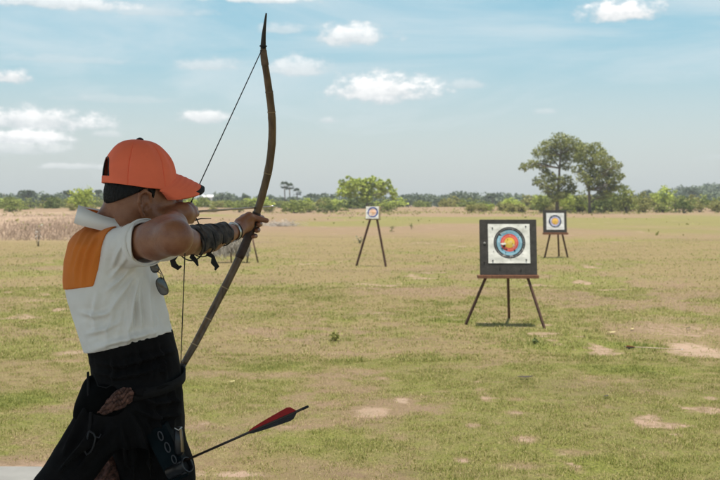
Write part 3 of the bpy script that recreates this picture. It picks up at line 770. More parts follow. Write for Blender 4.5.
# small pale brush heap further back, right of the bow
P0 = G(281, 226); t = MB(); rr = random.Random(9)
for i in range(260):
    c = P0+Vector((rr.gauss(0, .6), rr.gauss(0, .5), abs(rr.gauss(0, .13)))); a = rr.uniform(0, 6.28); l = rr.uniform(.1, .4)
    d = Vector((math.cos(a), math.sin(a), rr.gauss(0, .3))).normalized(); t.tube([c-d*l, c+d*l], rr.uniform(.006, .016), 3)
tag(t.build('brush_heap', simple('bleached_twigs', (.30, .26, .22), .9, .4, 3, col2=(.55, .5, .45)), None, False), 'low heap of bleached twigs on the field just right of the bow', 'brush heap')

# small white building far off
Pw = U(208, 197, 330); t = thing('hut', (Pw.x, 330, 0), 'tiny white hut far off under the cap brim', 'hut')
mb = MB(); mb.box((Pw.x, 330, 1.75), 3.0, 3.0, 3.5); mb.build('wall', simple('white_paint', (.78, .78, .76), .7), t, False)
mb = MB(); x = Pw.x; mb.add([(x-1.9, 328.2, 3.45), (x+1.9, 328.2, 3.45), (x+1.9, 331.8, 3.45), (x-1.9, 331.8, 3.45), (x-1.9, 330, 4.2), (x+1.9, 330, 4.2)], [(0, 1, 5, 4), (2, 3, 4, 5), (0, 4, 3), (1, 2, 5), (0, 3, 2, 1)]); mb.build('roof', simple('pale_roof', (.72, .73, .74), .6), t, False)

# sapling at the left, weeds and litter on the lawn
def sprig(px, py, hpx, label, name, cat, mat, n=26, group=None, spread=.3, lsize=.06, stem=True):
    P0 = G(px, py); H = hpx*P0.y/1000
    t = thing(name, P0, label, cat, group); r = np.random.default_rng(int(px*7)); mb = MB(); pts = []
    for i in range(5):
        a = r.random()*6.28; q = Vector((math.cos(a), math.sin(a), 0))*H*spread*r.random()
        top = P0+q+Vector((0, 0, H*(.6+.4*r.random()))); limb(mb, P0-Vector((0, 0, .02)), top, .006+.004*H, .003, r, 4)
        for k in range(n//5): pts.append(P0.lerp(top, .35+.65*r.random())+Vector(r.normal(size=3))*lsize*.8)
    mb.build('stem', M_bark, t)
    leaf_object('leaves', np.array([tuple(p) for p in pts]), r.random(len(pts)), lsize, mat, t, int(px))
M_pale = leaf_mat('pale_leaves', (.5, .45, .4), (.75, .7, .66))
sprig(38.5, 246, 24, 'thin sapling with a few bleached leaves at the left side of the field', 'sapling', 'sapling', M_pale, 30, spread=.22, lsize=.07)
sprig(392, 232, 6, 'small dark weed standing right of the small target', 'weed', 'weed', M_leaf['dark'], 40, spread=.4, lsize=.08)
sprig(411.5, 229, 6, 'small dark weed farther right of the small target', 'weed', 'weed', M_leaf['dark'], 40, spread=.4, lsize=.08)
sprig(335, 339, 3, 'low yellow green weed tuft on the lawn right of the bow', 'weed', 'weed', M_leaf['yellow'], 110, spread=1.6, lsize=.035)
sprig(360, 243, 5, 'small grey weed right behind the left pole of the small target', 'weed', 'weed', M_leaf['far'], 50, spread=.5, lsize=.07)
sprig(535, 343, 4, 'low dry weed on the lawn beside the right leg of the largest target', 'weed', 'weed', M_leaf['dark'], 50, spread=1.5, lsize=.03)
def litter(px, py, size, col, label, group=None, rot=.4):
    P = G(px, py)+Vector((0, 0, .012)); mb = MB(); n = 10; V = []
    for i in range(n+1):
        u = i/n*2-1; w = (1-u*u)*.42
        for sgn in (-1, 0, 1):
            V.append(P+Vector((math.cos(rot)*u-math.sin(rot)*w*sgn, math.sin(rot)*u+math.cos(rot)*w*sgn, .15*abs(sgn)*w+.14*u*u))*size)
    F = []
    for i in range(n):
        for k in range(2): F.append((i*3+k, i*3+k+1, (i+1)*3+k+1, (i+1)*3+k))
    nb = len(V); V += [v-Vector((0, 0, .002)) for v in V]; F += [tuple(nb+q for q in f[::-1]) for f in F]
    tag(link_mesh('fallen_leaf', V, F, simple('fallen_leaf', col, .7, .3, 30)), label, 'leaf', group)
litter(611, 333.5, .065, (.55, .47, .24), 'large pale yellow fallen leaf on the lawn right of the largest target')
litter(632, 330, .045, (.50, .42, .2), 'smaller yellow fallen leaf right of the large one', rot=1.0)
litter(525, 378.5, .075, (.05, .035, .025), 'dark brown fallen leaf on the lawn below the largest target', rot=.1)
litter(606, 397.5, .03, (.05, .04, .035), 'small black leaf scrap on the lawn, lower right', rot=.7)
litter(688, 329, .04, (.06, .045, .04), 'small dark scrap on the sandy patch at the right', rot=.5)
litter(232, 383, .035, (.48, .42, .2), 'yellow leaf on the lawn beside the hip of the archer', rot=.9)
litter(266, 341, .035, (.62, .5, .25), 'pale leaf on the lawn right of the lower bow limb', rot=.3)

# ------------------------------------------------------------------ SHELTER above (unseen; inferred from the archer's shade, extent tuned for fill light)
M_roof = simple('warm_brown_roof', (.36, .27, .19), .8, .2, 3)  # warm brown chosen for its bounce onto the archer
t = thing('shelter', (-.4, 1.2, 0), 'unseen open shelter roof on posts, sized to shade the archer', 'shelter')
mb = MB(); V = []; F = []; nx_ = 120; X0, X1, Ya, Yb, ZR = -2.2, 1.7, 0.5, 3.60, 3.05
for j, y in enumerate((Ya, Yb)):
    for i in range(nx_+1):
        x = X0+(X1-X0)*i/nx_; V.append((x, y, ZR+.16*(Yb-y)/(Yb-Ya)*0+.018*math.sin(i*math.pi/2)))
F = [(i, i+1, nx_+1+i+1, nx_+1+i) for i in range(nx_)]
nb = len(V); V += [(a, b, c+.012) for a, b, c in V]; F += [tuple(nb+q for q in f[::-1]) for f in F]
link_mesh('roof', V, F, M_roof, t, False)
for (x, y) in ((X0+.15, Ya+.15), (X1-.15, Ya+.15), (X0+.15, Yb-.3), (X1-.15, Yb-.3)):
    mb = MB(); mb.tube([Vector((x, y, 0)), Vector((x, y, ZR-.02))], .05, 10); mb.build('post', M_dwood, t)
# ------------------------------------------------------------------ signed distance modelling (numpy)
class Field:
    def __init__(s, lo, hi, h):
        s.h = h; s.lo = np.array(lo, float); s.n = np.ceil((np.array(hi)-s.lo)/h).astype(int)+1
        s.D = np.full(tuple(s.n), .2, np.float32)
    def win(s, lo, hi, m):
        a = np.clip(np.floor((np.array(lo)-m-s.lo)/s.h).astype(int), 0, s.n); b = np.clip(np.ceil((np.array(hi)+m-s.lo)/s.h).astype(int)+1, 0, s.n)
        if (b <= a).any(): return None
        sl = tuple(slice(i, j) for i, j in zip(a, b))
        ax = [(s.lo[i]+s.h*np.arange(a[i], b[i])).astype(np.float32) for i in range(3)]
        return sl, ax[0][:, None, None], ax[1][None, :, None], ax[2][None, None, :]
    def put(s, sl, d, k, op):
        A = s.D[sl]
        if op == 'add':
            if k > 0:
                h = np.maximum(k-np.abs(A-d), 0)/k; s.D[sl] = np.minimum(A, d)-h*h*k*.25
            else: s.D[sl] = np.minimum(A, d)
        elif op == 'sub':
            d = -d
            if k > 0:
                h = np.maximum(k-np.abs(A-d), 0)/k; s.D[sl] = np.maximum(A, d)+h*h*k*.25
            else: s.D[sl] = np.maximum(A, d)
    def cone(s, a, b, ra, rb, k=.01, op='add'):
        a = np.array(a, float); b = np.array(b, float); m = max(ra, rb)
        w = s.win(np.minimum(a, b)-m, np.maximum(a, b)+m, k+.02)
        if w is None: return
        sl, X, Y, Z = w; ab = b-a; L2 = float(ab@ab)+1e-9
        t = np.clip(((X-a[0])*ab[0]+(Y-a[1])*ab[1]+(Z-a[2])*ab[2])/L2, 0, 1)
        d = np.sqrt((X-a[0]-t*ab[0])**2+(Y-a[1]-t*ab[1])**2+(Z-a[2]-t*ab[2])**2)-(ra+(rb-ra)*t)
        s.put(sl, d, k, op)
    def chain(s, pts, rs, k=.01, op='add'):
        for i in range(len(pts)-1): s.cone(pts[i], pts[i+1], rs[i], rs[i+1], k, op)
    def ell(s, c, r, M=None, k=.01, op='add'):
        c = np.array(c, float); r = np.array(r, float); m = r.max()
        w = s.win(c-m, c+m, k+.02)
        if w is None: return
        sl, X, Y, Z = w; X = X-c[0]; Y = Y-c[1]; Z = Z-c[2]
        if M is None: q = (X, Y, Z)
        else: q = tuple(X*M[i][0]+Y*M[i][1]+Z*M[i][2] for i in range(3))   # rows of M are the local axes
        k0 = np.sqrt((q[0]/r[0])**2+(q[1]/r[1])**2+(q[2]/r[2])**2)+1e-6
        k1 = np.sqrt((q[0]/r[0]**2)**2+(q[1]/r[1]**2)**2+(q[2]/r[2]**2)**2)+1e-6
        s.put(sl, k0*(k0-1)/k1, k, op)
    def fn(s, lo, hi, f, k=.01, op='add', m=.03):
        w = s.win(lo, hi, m)
        if w is None: return
        s.put(w[0], f(*w[1:]), k, op)
    def mesh(s):
        D = s.D; D[0] = D[-1] = .1; D[:, 0] = .1; D[:, -1] = .1; D[:, :, 0] = .1; D[:, :, -1] = .1
        S = D < 0; cnt = np.zeros(tuple(n-1 for n in D.shape), np.uint8)
        offs = [(i, j, k) for i in (0, 1) for j in (0, 1) for k in (0, 1)]
        for (i, j, k) in offs: cnt += S[i:D.shape[0]-1+i, j:D.shape[1]-1+j, k:D.shape[2]-1+k]
        mixed = (cnt > 0) & (cnt < 8); I = np.argwhere(mixed); n = len(I)
        idx = np.full(mixed.shape, -1, np.int32); idx[tuple(I.T)] = np.arange(n)
        vals = {o: D[I[:, 0]+o[0], I[:, 1]+o[1], I[:, 2]+o[2]] for o in offs}
        acc = np.zeros((n, 3)); c = np.zeros(n)
        for o in offs:
            for ax in range(3):
                if o[ax]: continue
                o2 = list(o); o2[ax] = 1; o2 = tuple(o2); a = vals[o]; b = vals[o2]; m = (a < 0) != (b < 0)
                t = np.where(m, a/np.where(m, a-b, 1), 0)
                p = np.tile(np.array(o, float), (n, 1)); p[:, ax] = t
                acc[m] += p[m]; c[m] += 1
        V = s.lo+s.h*(I+acc/c[:, None]); Fs = []
        for ax in range(3):
            sh = [slice(1, -1)]*3; sa = list(sh); sb = list(sh); sa[ax] = slice(0, -1); sb[ax] = slice(1, None)
            A = S[tuple(sa)]; B = S[tuple(sb)]; E = np.argwhere(A != B)
            off = np.ones(3, int); off[ax] = 0; E0 = E+off
            u, v = [(1, 2), (2, 0), (0, 1)][ax]
            def ci(du, dv):
                q = E0.copy(); q[:, u] -= du; q[:, v] -= dv
                return idx[q[:, 0], q[:, 1], q[:, 2]]
            quad = np.stack([ci(1, 1), ci(0, 1), ci(0, 0), ci(1, 0)], -1)
            fl = ~A[E[:, 0], E[:, 1], E[:, 2]]
            quad[fl] = quad[fl][:, ::-1]; Fs.append(quad)
        F = np.concatenate(Fs); F = F[(F >= 0).all(1)]
        return V, F
def relax(V, F, it=2, lam=.5):
    e = np.concatenate([F[:, [0, 1]], F[:, [1, 2]], F[:, [2, 3]], F[:, [3, 0]]])
    n = len(V); deg = np.bincount(e.ravel(), minlength=n).astype(float)[:, None]+1e-9
    for i in range(it):
        for l in (lam, -lam*1.04):
            acc = np.zeros_like(V)
            for ax in range(3):
                acc[:, ax] = np.bincount(e[:, 0], V[e[:, 1], ax], n)+np.bincount(e[:, 1], V[e[:, 0], ax], n)
            V = V+l*(acc/deg-V)
    return V
class Loft:
    """vertical body form: elliptical section whose centre and radii change with height"""
    def __init__(s, rows, ang=0.0, ex=2.2):
        rows = sorted(rows); a = np.array(rows, float); s.z0, s.z1 = a[0, 0], a[-1, 0]
        zz = np.linspace(s.z0, s.z1, 240); s.zz = zz; s.ex = ex
        s.P = []
        for c in range(1, a.shape[1]):
            v = np.interp(zz, a[:, 0], a[:, c]); ker = np.hanning(23); ker /= ker.sum()
            v = np.convolve(np.pad(v, 11, mode='edge'), ker, 'valid'); s.P.append(v)
        s.ang = ang
    def __call__(s, X, Y, Z, grow=0.0, cap=True):
        cx, cy, a, b = [np.interp(Z, s.zz, p).astype(np.float32) for p in s.P]
        a = a+grow; b = b+grow; dx = X-cx; dy = Y-cy; ca, sa = math.cos(s.ang), math.sin(s.ang)
        q0 = dx*ca+dy*sa; q1 = -dx*sa+dy*ca
        k0 = (np.abs(q0/a)**s.ex+np.abs(q1/b)**s.ex)**(1/s.ex)+1e-6
        k1 = np.sqrt((q0/a**2)**2+(q1/b**2)**2)+1e-6
        d = np.where(k0 > .25, k0*(k0-1)/k1, -np.minimum(a, b)*.75)
        d = np.clip(d, -.2, .25)
        if cap: d = np.maximum(d, np.maximum(Z-s.z1, s.z0-Z))
        return d

def z_at(py, Y=2.95): return U(360, py, Y).z
# ------------------------------------------------------------------ PERSON
M_skin = simple('skin', (.215, .080, .038), .42, .10, 26, .5, 260, col2=(.33, .142, .072), sub=.12, bdist=.002)
M_hair = simple('black_hair', (.007, .0055, .005), .55, .4, 90, 1.0, 180, stretch=(1, 1, .25), bdist=.006, spec=.25)
person = thing('person', (-.72, 2.95, .03), 'archer in orange cap, white and orange shirt and black trousers drawing a bow', 'person')
YB0 = 2.95
th = R(27)
Hh = Vector((math.cos(th), math.sin(th), -.04)).normalized(); Hr = Vector((math.sin(th), -math.cos(th), 0)).normalized(); Hu = Hr.cross(Hh)*1.0
if Hu.z < 0: Hu = -Hu
HC = U(142.5, 189.5, YB0)
HM = [tuple(Hh), tuple(Hr), tuple(Hu)]
def hp(f, r, u): return HC+Hh*f+Hr*r+Hu*u
# joints
shR = U(117, 243, 2.86); elR = U(174.5, 237, 2.655); wrR = U(172, 216.5, 2.90)
shL = U(166, 240, 3.14); elL = U(199, 242, 3.37); wrL = U(236, 231, 3.60)
F_ = Field((-1.40, 2.30, .02), (-.30, 3.80, 1.76), .0036)
b = F_
# head
b.ell(hp(-.012, 0, .005), (.092, .074, .095), HM, .01)
b.ell(hp(.012, 0, -.035), (.080, .066, .085), HM, .03)
b.ell(hp(.045, 0, -.085), (.045, .042, .038), HM, .035)      # jaw and chin
b.ell(hp(.070, 0, -.105), (.022, .024, .018), HM, .02)
b.ell(hp(.072, 0, -.045), (.025, .035, .032), HM, .02)       # mouth mound
for sgn in (-1, 1):
    b.ell(hp(.060, sgn*.040, -.030), (.026, .022, .022), HM, .02)   # cheek
    b.cone(hp(.082, sgn*.012, .022), hp(.068, sgn*.050, .018), .008, .007, .015)   # brow
    b.ell(hp(.088, sgn*.031, .002), (.010, .014, .009), HM, .008, 'sub')
    b.ell(hp(.080, sgn*.031, .001), (.0125, .0145, .0125), HM, .004)
    b.cone(hp(.020, sgn*.060, -.075), hp(-.012, sgn*.064, -.045), .020, .018, .02)  # jaw angle
b.cone(hp(.088, 0, .012), hp(.112, 0, -.026), .007, .011, .012)     # nose
for sgn in (-1, 1): b.ell(hp(.100, sgn*.012, -.030), (.010, .008, .008), HM, .006)
b.cone(hp(.092, -.016, -.055), hp(.092, .016, -.055), .007, .007, .006)  # lips
b.cone(hp(.089, -.013, -.067), hp(.089, .013, -.067), .007, .007, .006)
# ears
for sgn in (-1, 1):
    e0 = lambda f, u, o=0: hp(-.012+f*1.2, sgn*(.073+o*1.35), -.046+u*1.15)
    b.ell(e0(0, .004, .0), (.018, .007, .030), HM, .006)
    ring = [e0(.014, .010, .004), e0(.010, .028, .009), e0(-.004, .035, .012), e0(-.017, .026, .015), e0(-.019, .006, .014), e0(-.012, -.014, .010), e0(-.002, -.028, .006)]
    b.chain(ring, [.0045, .005, .0055, .0055, .005, .005, .0065], .003)
    b.cone(e0(-.009, .018, .010), e0(-.008, -.008, .010), .004, .004, .004)
    b.ell(e0(.004, -.004, .009), (.007, .008, .010), HM, .003, 'sub')
    b.ell(e0(.012, -.006, .006), (.004, .005, .007), HM, .004)
# neck, trunk core
nb = U(117, 226, 2.96)
b.chain([hp(-.030, .004, -.05), hp(-.040, 0, -.08), nb+Vector((.0, 0, -.01))], [.057, .054, .066], .02)
b.cone(hp(-.070, 0, -.03), nb+Vector((-.035, 0, 0)), .030, .033, .03)
chestC = U(112, 285, 2.97); waistC = U(136, 365, 2.95)
b.cone(nb+Vector((0, 0, -.06)), shR+Vector((.0, .02, -.02)), .033, .03, .03); b.cone(nb+Vector((0, 0, -.06)), shL, .033, .04, .03)
b.ell(chestC, (.10, .13, .17), None, .05); b.ell(waistC, (.11, .12, .2), None, .05)
# draw arm
b.chain([shR, shR.lerp(elR, .30), shR.lerp(elR, .68)+Vector((0, 0, -.004)), elR], [.034, .045, .0475, .0405], .03)
b.chain([elR, elR.lerp(wrR, .32)+Vector((-.006, 0, -.006)), elR.lerp(wrR, .7)+Vector((.004, 0, -.008)), wrR+Vector((.002, 0, -.003))], [.0405, .039, .029, .0245], .04)
# draw hand: palm, hooked fingers
nock = U(186.5, 212.3, 3.02)
kn = U(190, 208, 3.005)
aim = (U(258, 209, 3.69)-nock).normalized()
hx = Vector((.88, -.45, .10)).normalized()     # out of the back of the hand
hz = Vector((0, 0, 1)); 
kns = [U(188.5, 206.0, 3.000), U(192.5, 209.5, 2.998), U(193.6, 214, 2.992), U(191.0, 219, 2.985)]
for i, q in enumerate(kns):
    b.cone(wrR+Vector((.004, .02, .008-.006*i)), q, .019, .0125, .012)
b.ell(wrR.lerp(kns[1], .55), (.030, .034, .030), None, .012)
for i, q in enumerate(kns):
    if i < 3:
        t1_ = Vector((nock.x, nock.y, nock.z+(.016-.017*i)))
        m1 = q+(aim*.030)+Vector((-.004, 0, 0)); m2 = t1_+aim*.010+Vector((.004, .0, 0)); m3 = t1_+Vector((-.020, -.012, 0))
        b.chain([q, m1, m2, m3], [.0115, .0098, .0092, .0082], .003)
    else:
        b.chain([q, q+aim*.022+Vector((-.008, 0, -.006)), q+Vector((-.030, .010, -.008)), q+Vector((-.034, -.012, -.004))], [.0105, .009, .0085, .0078], .003)
b.chain([wrR+Vector((-.008, .012, .006)), U(176, 210, 2.965), U(181, 207, 2.99), U(185, 206.5, 3.005)], [.018, .014, .011, .009], .008)   # thumb
# bow arm
b.chain([shL, shL.lerp(elL, .5), elL], [.052, .045, .040], .02)
b.chain([elL, elL.lerp(wrL, .3), elL.lerp(wrL, .75), wrL], [.042, .043, .031, .0265], .015)
# bow points in the picture
BOW = [(266.3,13,3.50,.0030),(264.9,24,3.51,.0055),(263.7,36,3.525,.0085),(263.3,48,3.54,.0112),(264.4,60,3.555,.0130),(266.9,76,3.575,.0140),(269.6,95,3.595,.0150),(271.5,112,3.61,.0155),(272.3,130,3.63,.0158),
       (271.3,150,3.65,.0160),(268.4,170,3.665,.0160),(263.6,190,3.68,.0158),(258.0,209,3.69,.0155),(250.5,231,3.69,.0158),(241.0,254,3.68,.0160),(229.0,279,3.66,.0158),(215.5,305,3.64,.0155),(204.5,326,3.61,.0150),
       (194.5,345,3.58,.0145),(183.5,364,3.555,.0125),(177.5,376,3.54,.0105),(172.0,388,3.53,.0080),(168.0,398,3.53,.0050)]
def bow_at(py):
    for a_, c_ in zip(BOW[:-1], BOW[1:]):
        if a_[1] <= py <= c_[1]:
            t = (py-a_[1])/(c_[1]-a_[1]); return U(a_[0]+(c_[0]-a_[0])*t, py, a_[2]+(c_[2]-a_[2])*t)
bd = (bow_at(240)-bow_at(212)).normalized()      # down the grip
# bow hand: heel of the palm on the near left side, thumb across the near face, fingers round the far side
pal = U(246, 223, 3.665)
b.ell(pal, (.030, .030, .034), None, .015)
b.cone(wrL, pal, .027, .027, .015)
for i in range(4):
    py = 217.5+6.0*i; g = bow_at(py); left = g+Vector((-.024, .002, 0)); far = g+Vector((.000, .030, .002)); rt = g+Vector((.024, .012, -.002)); tip = g+Vector((.022, -.014, -.004))
    r0 = (.0115, .0118, .0112, .0098)[i]
    b.cone(pal+Vector((0, .012, .012-.009*i)), left+Vector((-.002, .012, 0)), .016, r0, .008)
    b.chain([left+Vector((0, .012, 0)), far, rt, tip+Vector((-.004*(i == 3), 0, 0))], [r0, r0*.93, r0*.88, r0*.78], .0025)
g = bow_at(219); b.chain([U(240, 223, 3.63), U(249, 216.5, 3.645), g+Vector((-.004, -.027, .006)), U(266.5, 220.5, 3.672)], [.021, .016, .0118, .0095], .007)
# legs and feet under the cloth
hipR = Vector((U(110, 412, 2.86).x, 2.86, .88)); knR = Vector((-1.01, 2.72, .47)); anR = Vector((-1.27, 2.62, .11))
hipL = Vector((U(146, 420, 3.02).x, 3.03, .86)); knL = Vector((-.60, 3.10, .48)); anL = Vector((-.60, 3.16, .11))
for h_, k_, a_ in ((hipR, knR, anR), (hipL, knL, anL)):
    b.chain([h_, k_, a_], [.046, .038, .034], .02)
    b.chain([a_, a_+Vector((-.03, 0, -.04)), a_+Vector((.13, -.03, -.055))], [.038, .035, .026], .02)
V, F = b.mesh(); V = relax(V, F, 3)
body = link_mesh('body', V, F, M_skin, person)
print('BODY', len(V))
del b, F_
# nails and eyes
M_eye = simple('eye_white', (.6, .58, .55), .2, .02); M_iris = simple('iris', (.02, .012, .008), .15)
for sgn in (-1, 1):
    mb = MB(); c = hp(.0815, sgn*.031, .001)
    mb.tube([c+Hh*.0075, c+Hh*.0125, c+Hh*.0135], [.011, .006, .001], 12); e_ = mb.build('eye', M_eye, person)
    mb = MB(); mb.tube([c+Hh*.0118, c+Hh*.0142, c+Hh*.0146], [.0055, .004, .0005], 12); mb.build('iris', M_iris, e_)
    mb = MB(); mb.tube([hp(.0905, sgn*.013, .021), hp(.0925, sgn*.028, .026), hp(.080, sgn*.050, .021)], [(.0022, .004), (.0024, .0045), (.001, .002)], 6); mb.build('eyebrow', M_hair, person)
# hair
Fh = Field(HC-Vector((.15, .15, .17)), HC+Vector((.15, .15, .13)), .0025)
Fh.ell(hp(-.017, 0, .008), (.0895, .0785, .094), HM, 0)
Fh.ell(hp(-.027, 0, -.024), (.078, .071, .052), HM, .03)
Fh.ell(hp(-.044, 0, -.036), (.056, .062, .038), HM, .02)
Fh.cone(hp(.006, .073, -.005), hp(.006, .0745, -.028), .010, .006, .006)
Fh.cone(hp(.006, -.073, -.005), hp(.006, -.0745, -.028), .010, .006, .006)
def face_cut(X, Y, Z):
    dx = X-HC.x; dy = Y-HC.y; dz = Z-HC.z
    f = dx*Hh.x+dy*Hh.y+dz*Hh.z; u = dx*Hu.x+dy*Hu.y+dz*Hu.z; r_ = dx*Hr.x+dy*Hr.y+dz*Hr.z
    return np.minimum(np.maximum(-(f-.022), u-.05), np.minimum(np.minimum(np.maximum(-(f+.004), u+.034), u+.104), np.maximum(u-(-.040+(f+.09)*.50), f+.004)))
Fh.fn(HC-Vector((.2, .2, .2)), HC+Vector((.2, .2, .2)), face_cut, .006, 'sub')
for sgn in (-1, 1): Fh.ell(hp(-.008, sgn*.082, -.048), (.024, .024, .042), HM, .004, 'sub')
def hair_tex(X, Y, Z):
    return np.zeros(np.broadcast(X, Y, Z).shape, np.float32)+.2
V, F = Fh.mesh(); V = relax(V, F, 1)
nrm = np.random.default_rng(3).normal(size=len(V))*.0007
dirv = V-np.array(HC); dirv /= np.linalg.norm(dirv, axis=1)[:, None]; V = V+dirv*nrm[:, None]
link_mesh('hair', V, F, M_hair, person); del Fh

# ---- shirt
M_shirt = simple('white_knit', (.80, .755, .70), .9, .05, 12, .25, 700, bdist=.001)
M_orange = simple('orange_knit', (.68, .185, .022), .9, .06, 12, .25, 700, bdist=.001)
rows = []
def row(py, L_, R_, cy, bb, zz=None):
    Yc = cy; x0 = U(L_, py, Yc).x; x1 = U(R_, py, Yc).x
    rows.append((z_at(py, Yc), (x0+x1)/2, cy, (x1-x0)/2, bb))
row(226, 90, 128, 2.985, .06); row(230, 81, 134, 2.985, .088); row(236, 75.5, 139, 2.985, .135); row(242, 71.5, 144, 2.985, .168); row(260, 67.5, 150, 2.98, .170); row(280, 66.5, 158, 2.97, .165)
row(300, 70, 163, 2.965, .158); row(320, 77, 168, 2.96, .150); row(340, 83.5, 173, 2.955, .148); row(358, 88, 177, 2.95, .150); row(366, 90, 178, 2.95, .150)
TORSO = Loft(rows, ang=R(8), ex=2.25)
hem = lambda X, Y: (1.0495 + .24*(X+.86))    # hem height rises towards the front
slC = shR.lerp(elR, .50)+Vector((.002, 0, -.007))
def build_shirt(f, grow=0.0):
    f.fn((-1.1, 2.6, .9), (-.4, 3.3, 1.52), lambda X, Y, Z: TORSO(X, Y, Z, grow), 0, m=0)
    f.cone(shR+Vector((-.010, .015, -.020)), slC, .058+grow, .0645+grow, .03)
    f.cone(nb+Vector((-.01, 0, -.080)), shR+Vector((-.012, .01, -.012)), .044+grow, .042+grow, .03)
    f.cone(nb+Vector((0, .0, -.085)), shL+Vector((-.02, 0, -.01)), .045+grow, .052+grow, .03)
    f.cone(shL, shL.lerp(elL, .15), .060+grow, .055+grow, .03)
    # folds: cloth pulled from the armpit, across the shoulder blade and above the waist

# folds of the knit cloth: (points in the picture, width px, height m); the cloth is pulled from the armpit and neck
FOLDS = [([(141,274),(136,290),(131,310),(128,335),(127,346)],2.6,.0060),([(149,272),(148,296),(150,320),(155,340)],2.4,.0055),([(154,270),(160,295),(166,322)],2.0,.0045),
 ([(138,272),(124,290),(113,306),(104,318)],2.6,.0055),([(133,266),(120,280),(106,292)],2.3,.0045),([(128,255),(119,268),(110,280)],2.0,.0040),([(124,240),(117,254),(112,270)],1.9,.0038),
 ([(92,350),(112,343),(140,336),(160,330)],2.6,.0045),([(86,334),(104,330),(124,320)],2.2,.0035),([(80,312),(96,316),(112,312)],2.4,.0035),([(143,280),(140,302),(142,330)],1.9,.0040),
 ([(114,229),(104,236),(97,250),(92,268),(90,284)],2.0,.0050),([(106,228),(95,237),(87,252),(83,270),(82,288)],2.0,.0050),([(99,226),(88,236),(79,252),(75,270),(75,286)],1.9,.0045),
 ([(120,231),(112,240),(106,254),(103,272)],1.8,.0035),([(91,224),(82,234),(74,250),(70,268)],1.6,.0035),([(133,300),(132,322),(136,344)],1.7,.0030),([(118,296),(108,330),(106,350)],2.4,.0035),
 ([(160,300),(166,322),(170,340)],1.6,.0035),([(98,292),(94,312),(96,338)],2.2,.0030)]
TFOLDS = [([(92,362),(120,366),(150,358),(178,350)],2.2,.006),([(94,372),(118,378),(145,372),(170,362)],2.0,.006),([(110,352),(114,368),(112,384)],1.8,.005),([(135,345),(139,362),(136,380)],1.8,.006),
 ([(158,344),(164,362),(166,380)],1.8,.006),([(148,350),(152,364),(150,384)],1.5,.004),([(124,350),(126,366),(124,380)],1.5,.004),([(98,420),(82,446),(58,474)],2.6,.010),([(112,425),(96,446),(80,468)],2.6,.009),
 ([(90,400),(78,425),(62,455)],2.2,.008),([(130,412),(140,430),(146,452),(148,480)],2.8,.010),([(150,400),(158,420),(162,440)],2.4,.008),([(120,425),(126,445),(128,475)],2.4,.008),([(172,385),(176,405),(172,428)],2.0,.007),
 ([(138,395),(156,404),(180,400)],2.2,.007),([(134,408),(154,418),(182,414)],2.2,.007)]
def fold_field(V, FOLDS=FOLDS, orange=True):
    P = V-np.array([0, 0, CAM_Z]); ca, sa = math.cos(PITCH), math.sin(PITCH)
    fw = P[:, 1]*ca-P[:, 2]*sa; px = 360+1000*P[:, 0]/fw; py = 240-1000*(P[:, 1]*sa+P[:, 2]*ca)/fw
    out = np.zeros(len(V)); near = 1-sst(V[:, 1], 2.93, 3.02)
    for fi, (pts, w, h_) in enumerate(FOLDS):
        h_ = h_*(1.7 if not orange or fi < 11 or fi > 15 else (.35, .75, .5, .3, .7)[fi-11])
        pts = np.array(pts, float); best = np.full(len(V), 1e9); tt = np.zeros(len(V)); L_ = len(pts)-1
        for i in range(L_):
            a = pts[i]; ab = pts[i+1]-a; t = np.clip(((px-a[0])*ab[0]+(py-a[1])*ab[1])/(ab@ab), 0, 1)
            d = np.hypot(px-a[0]-t*ab[0], py-a[1]-t*ab[1]); m = d < best; best[m] = d[m]; tt[m] = (i+t[m])/L_
        env = np.sin(np.pi*np.clip(tt, 0.02, .98))**.7
        out += h_*env*(np.exp(-(best/w)**2)-.55*np.exp(-((best-2.1*w)/(1.3*w))**2))
    return out*near*1.6
def pull(V, amp=1.0):
    """soft creases: small displacement along x,y by stretched noise"""
    x, y, z = V.T
    u = (z*.75+x*.66)*9; w = (x*.75-z*.66+y*.7)*55
    n_ = np.abs(fbm(w*.55+u*.2, u, 3, 61)-.5)*2
    n2 = fbm(x*11+y*7, z*9, 3, 62)-.5
    c = V[:, :2]-np.array([-.72, 2.97]); c /= np.linalg.norm(c, axis=1)[:, None]+1e-6
    d = (.5-n_)*.0022*amp+n2*.008*amp+fold_field(V)
    V = V.copy(); V[:, :2] += c*d[:, None]; return V
Fs = Field((-1.02, 2.62, .96), (-.42, 3.42, 1.55), .0034)
build_shirt(Fs)
Fs.fn((-1.1, 2.5, .9), (-.3, 3.5, 1.2), lambda X, Y, Z: (hem(X, Y)-Z)*-1 + 0*X+0*Y if False else (Z-hem(X, Y)), 0, 'sub', m=.05)
d_ar = (elR-shR).normalized()
# sleeve mouth, hollow
def sleeve_cut(X, Y, Z):
    return -((X-slC.x)*d_ar.x+(Y-slC.y)*d_ar.y+(Z-slC.z)*d_ar.z-.002) 
Fs.fn(slC-Vector((.02, .12, .10)), slC+Vector((.18, .12, .10)), sleeve_cut, .0, 'sub', m=.0)
Fs.cone(slC-d_ar*.030, slC+d_ar*.09, .0535, .0610, .002, 'sub')
V, F = Fs.mesh(); V = relax(V, F, 2); V = pull(V)
shirt = link_mesh('shirt', V, F, M_shirt, person); print('SHIRT', len(V)); del Fs
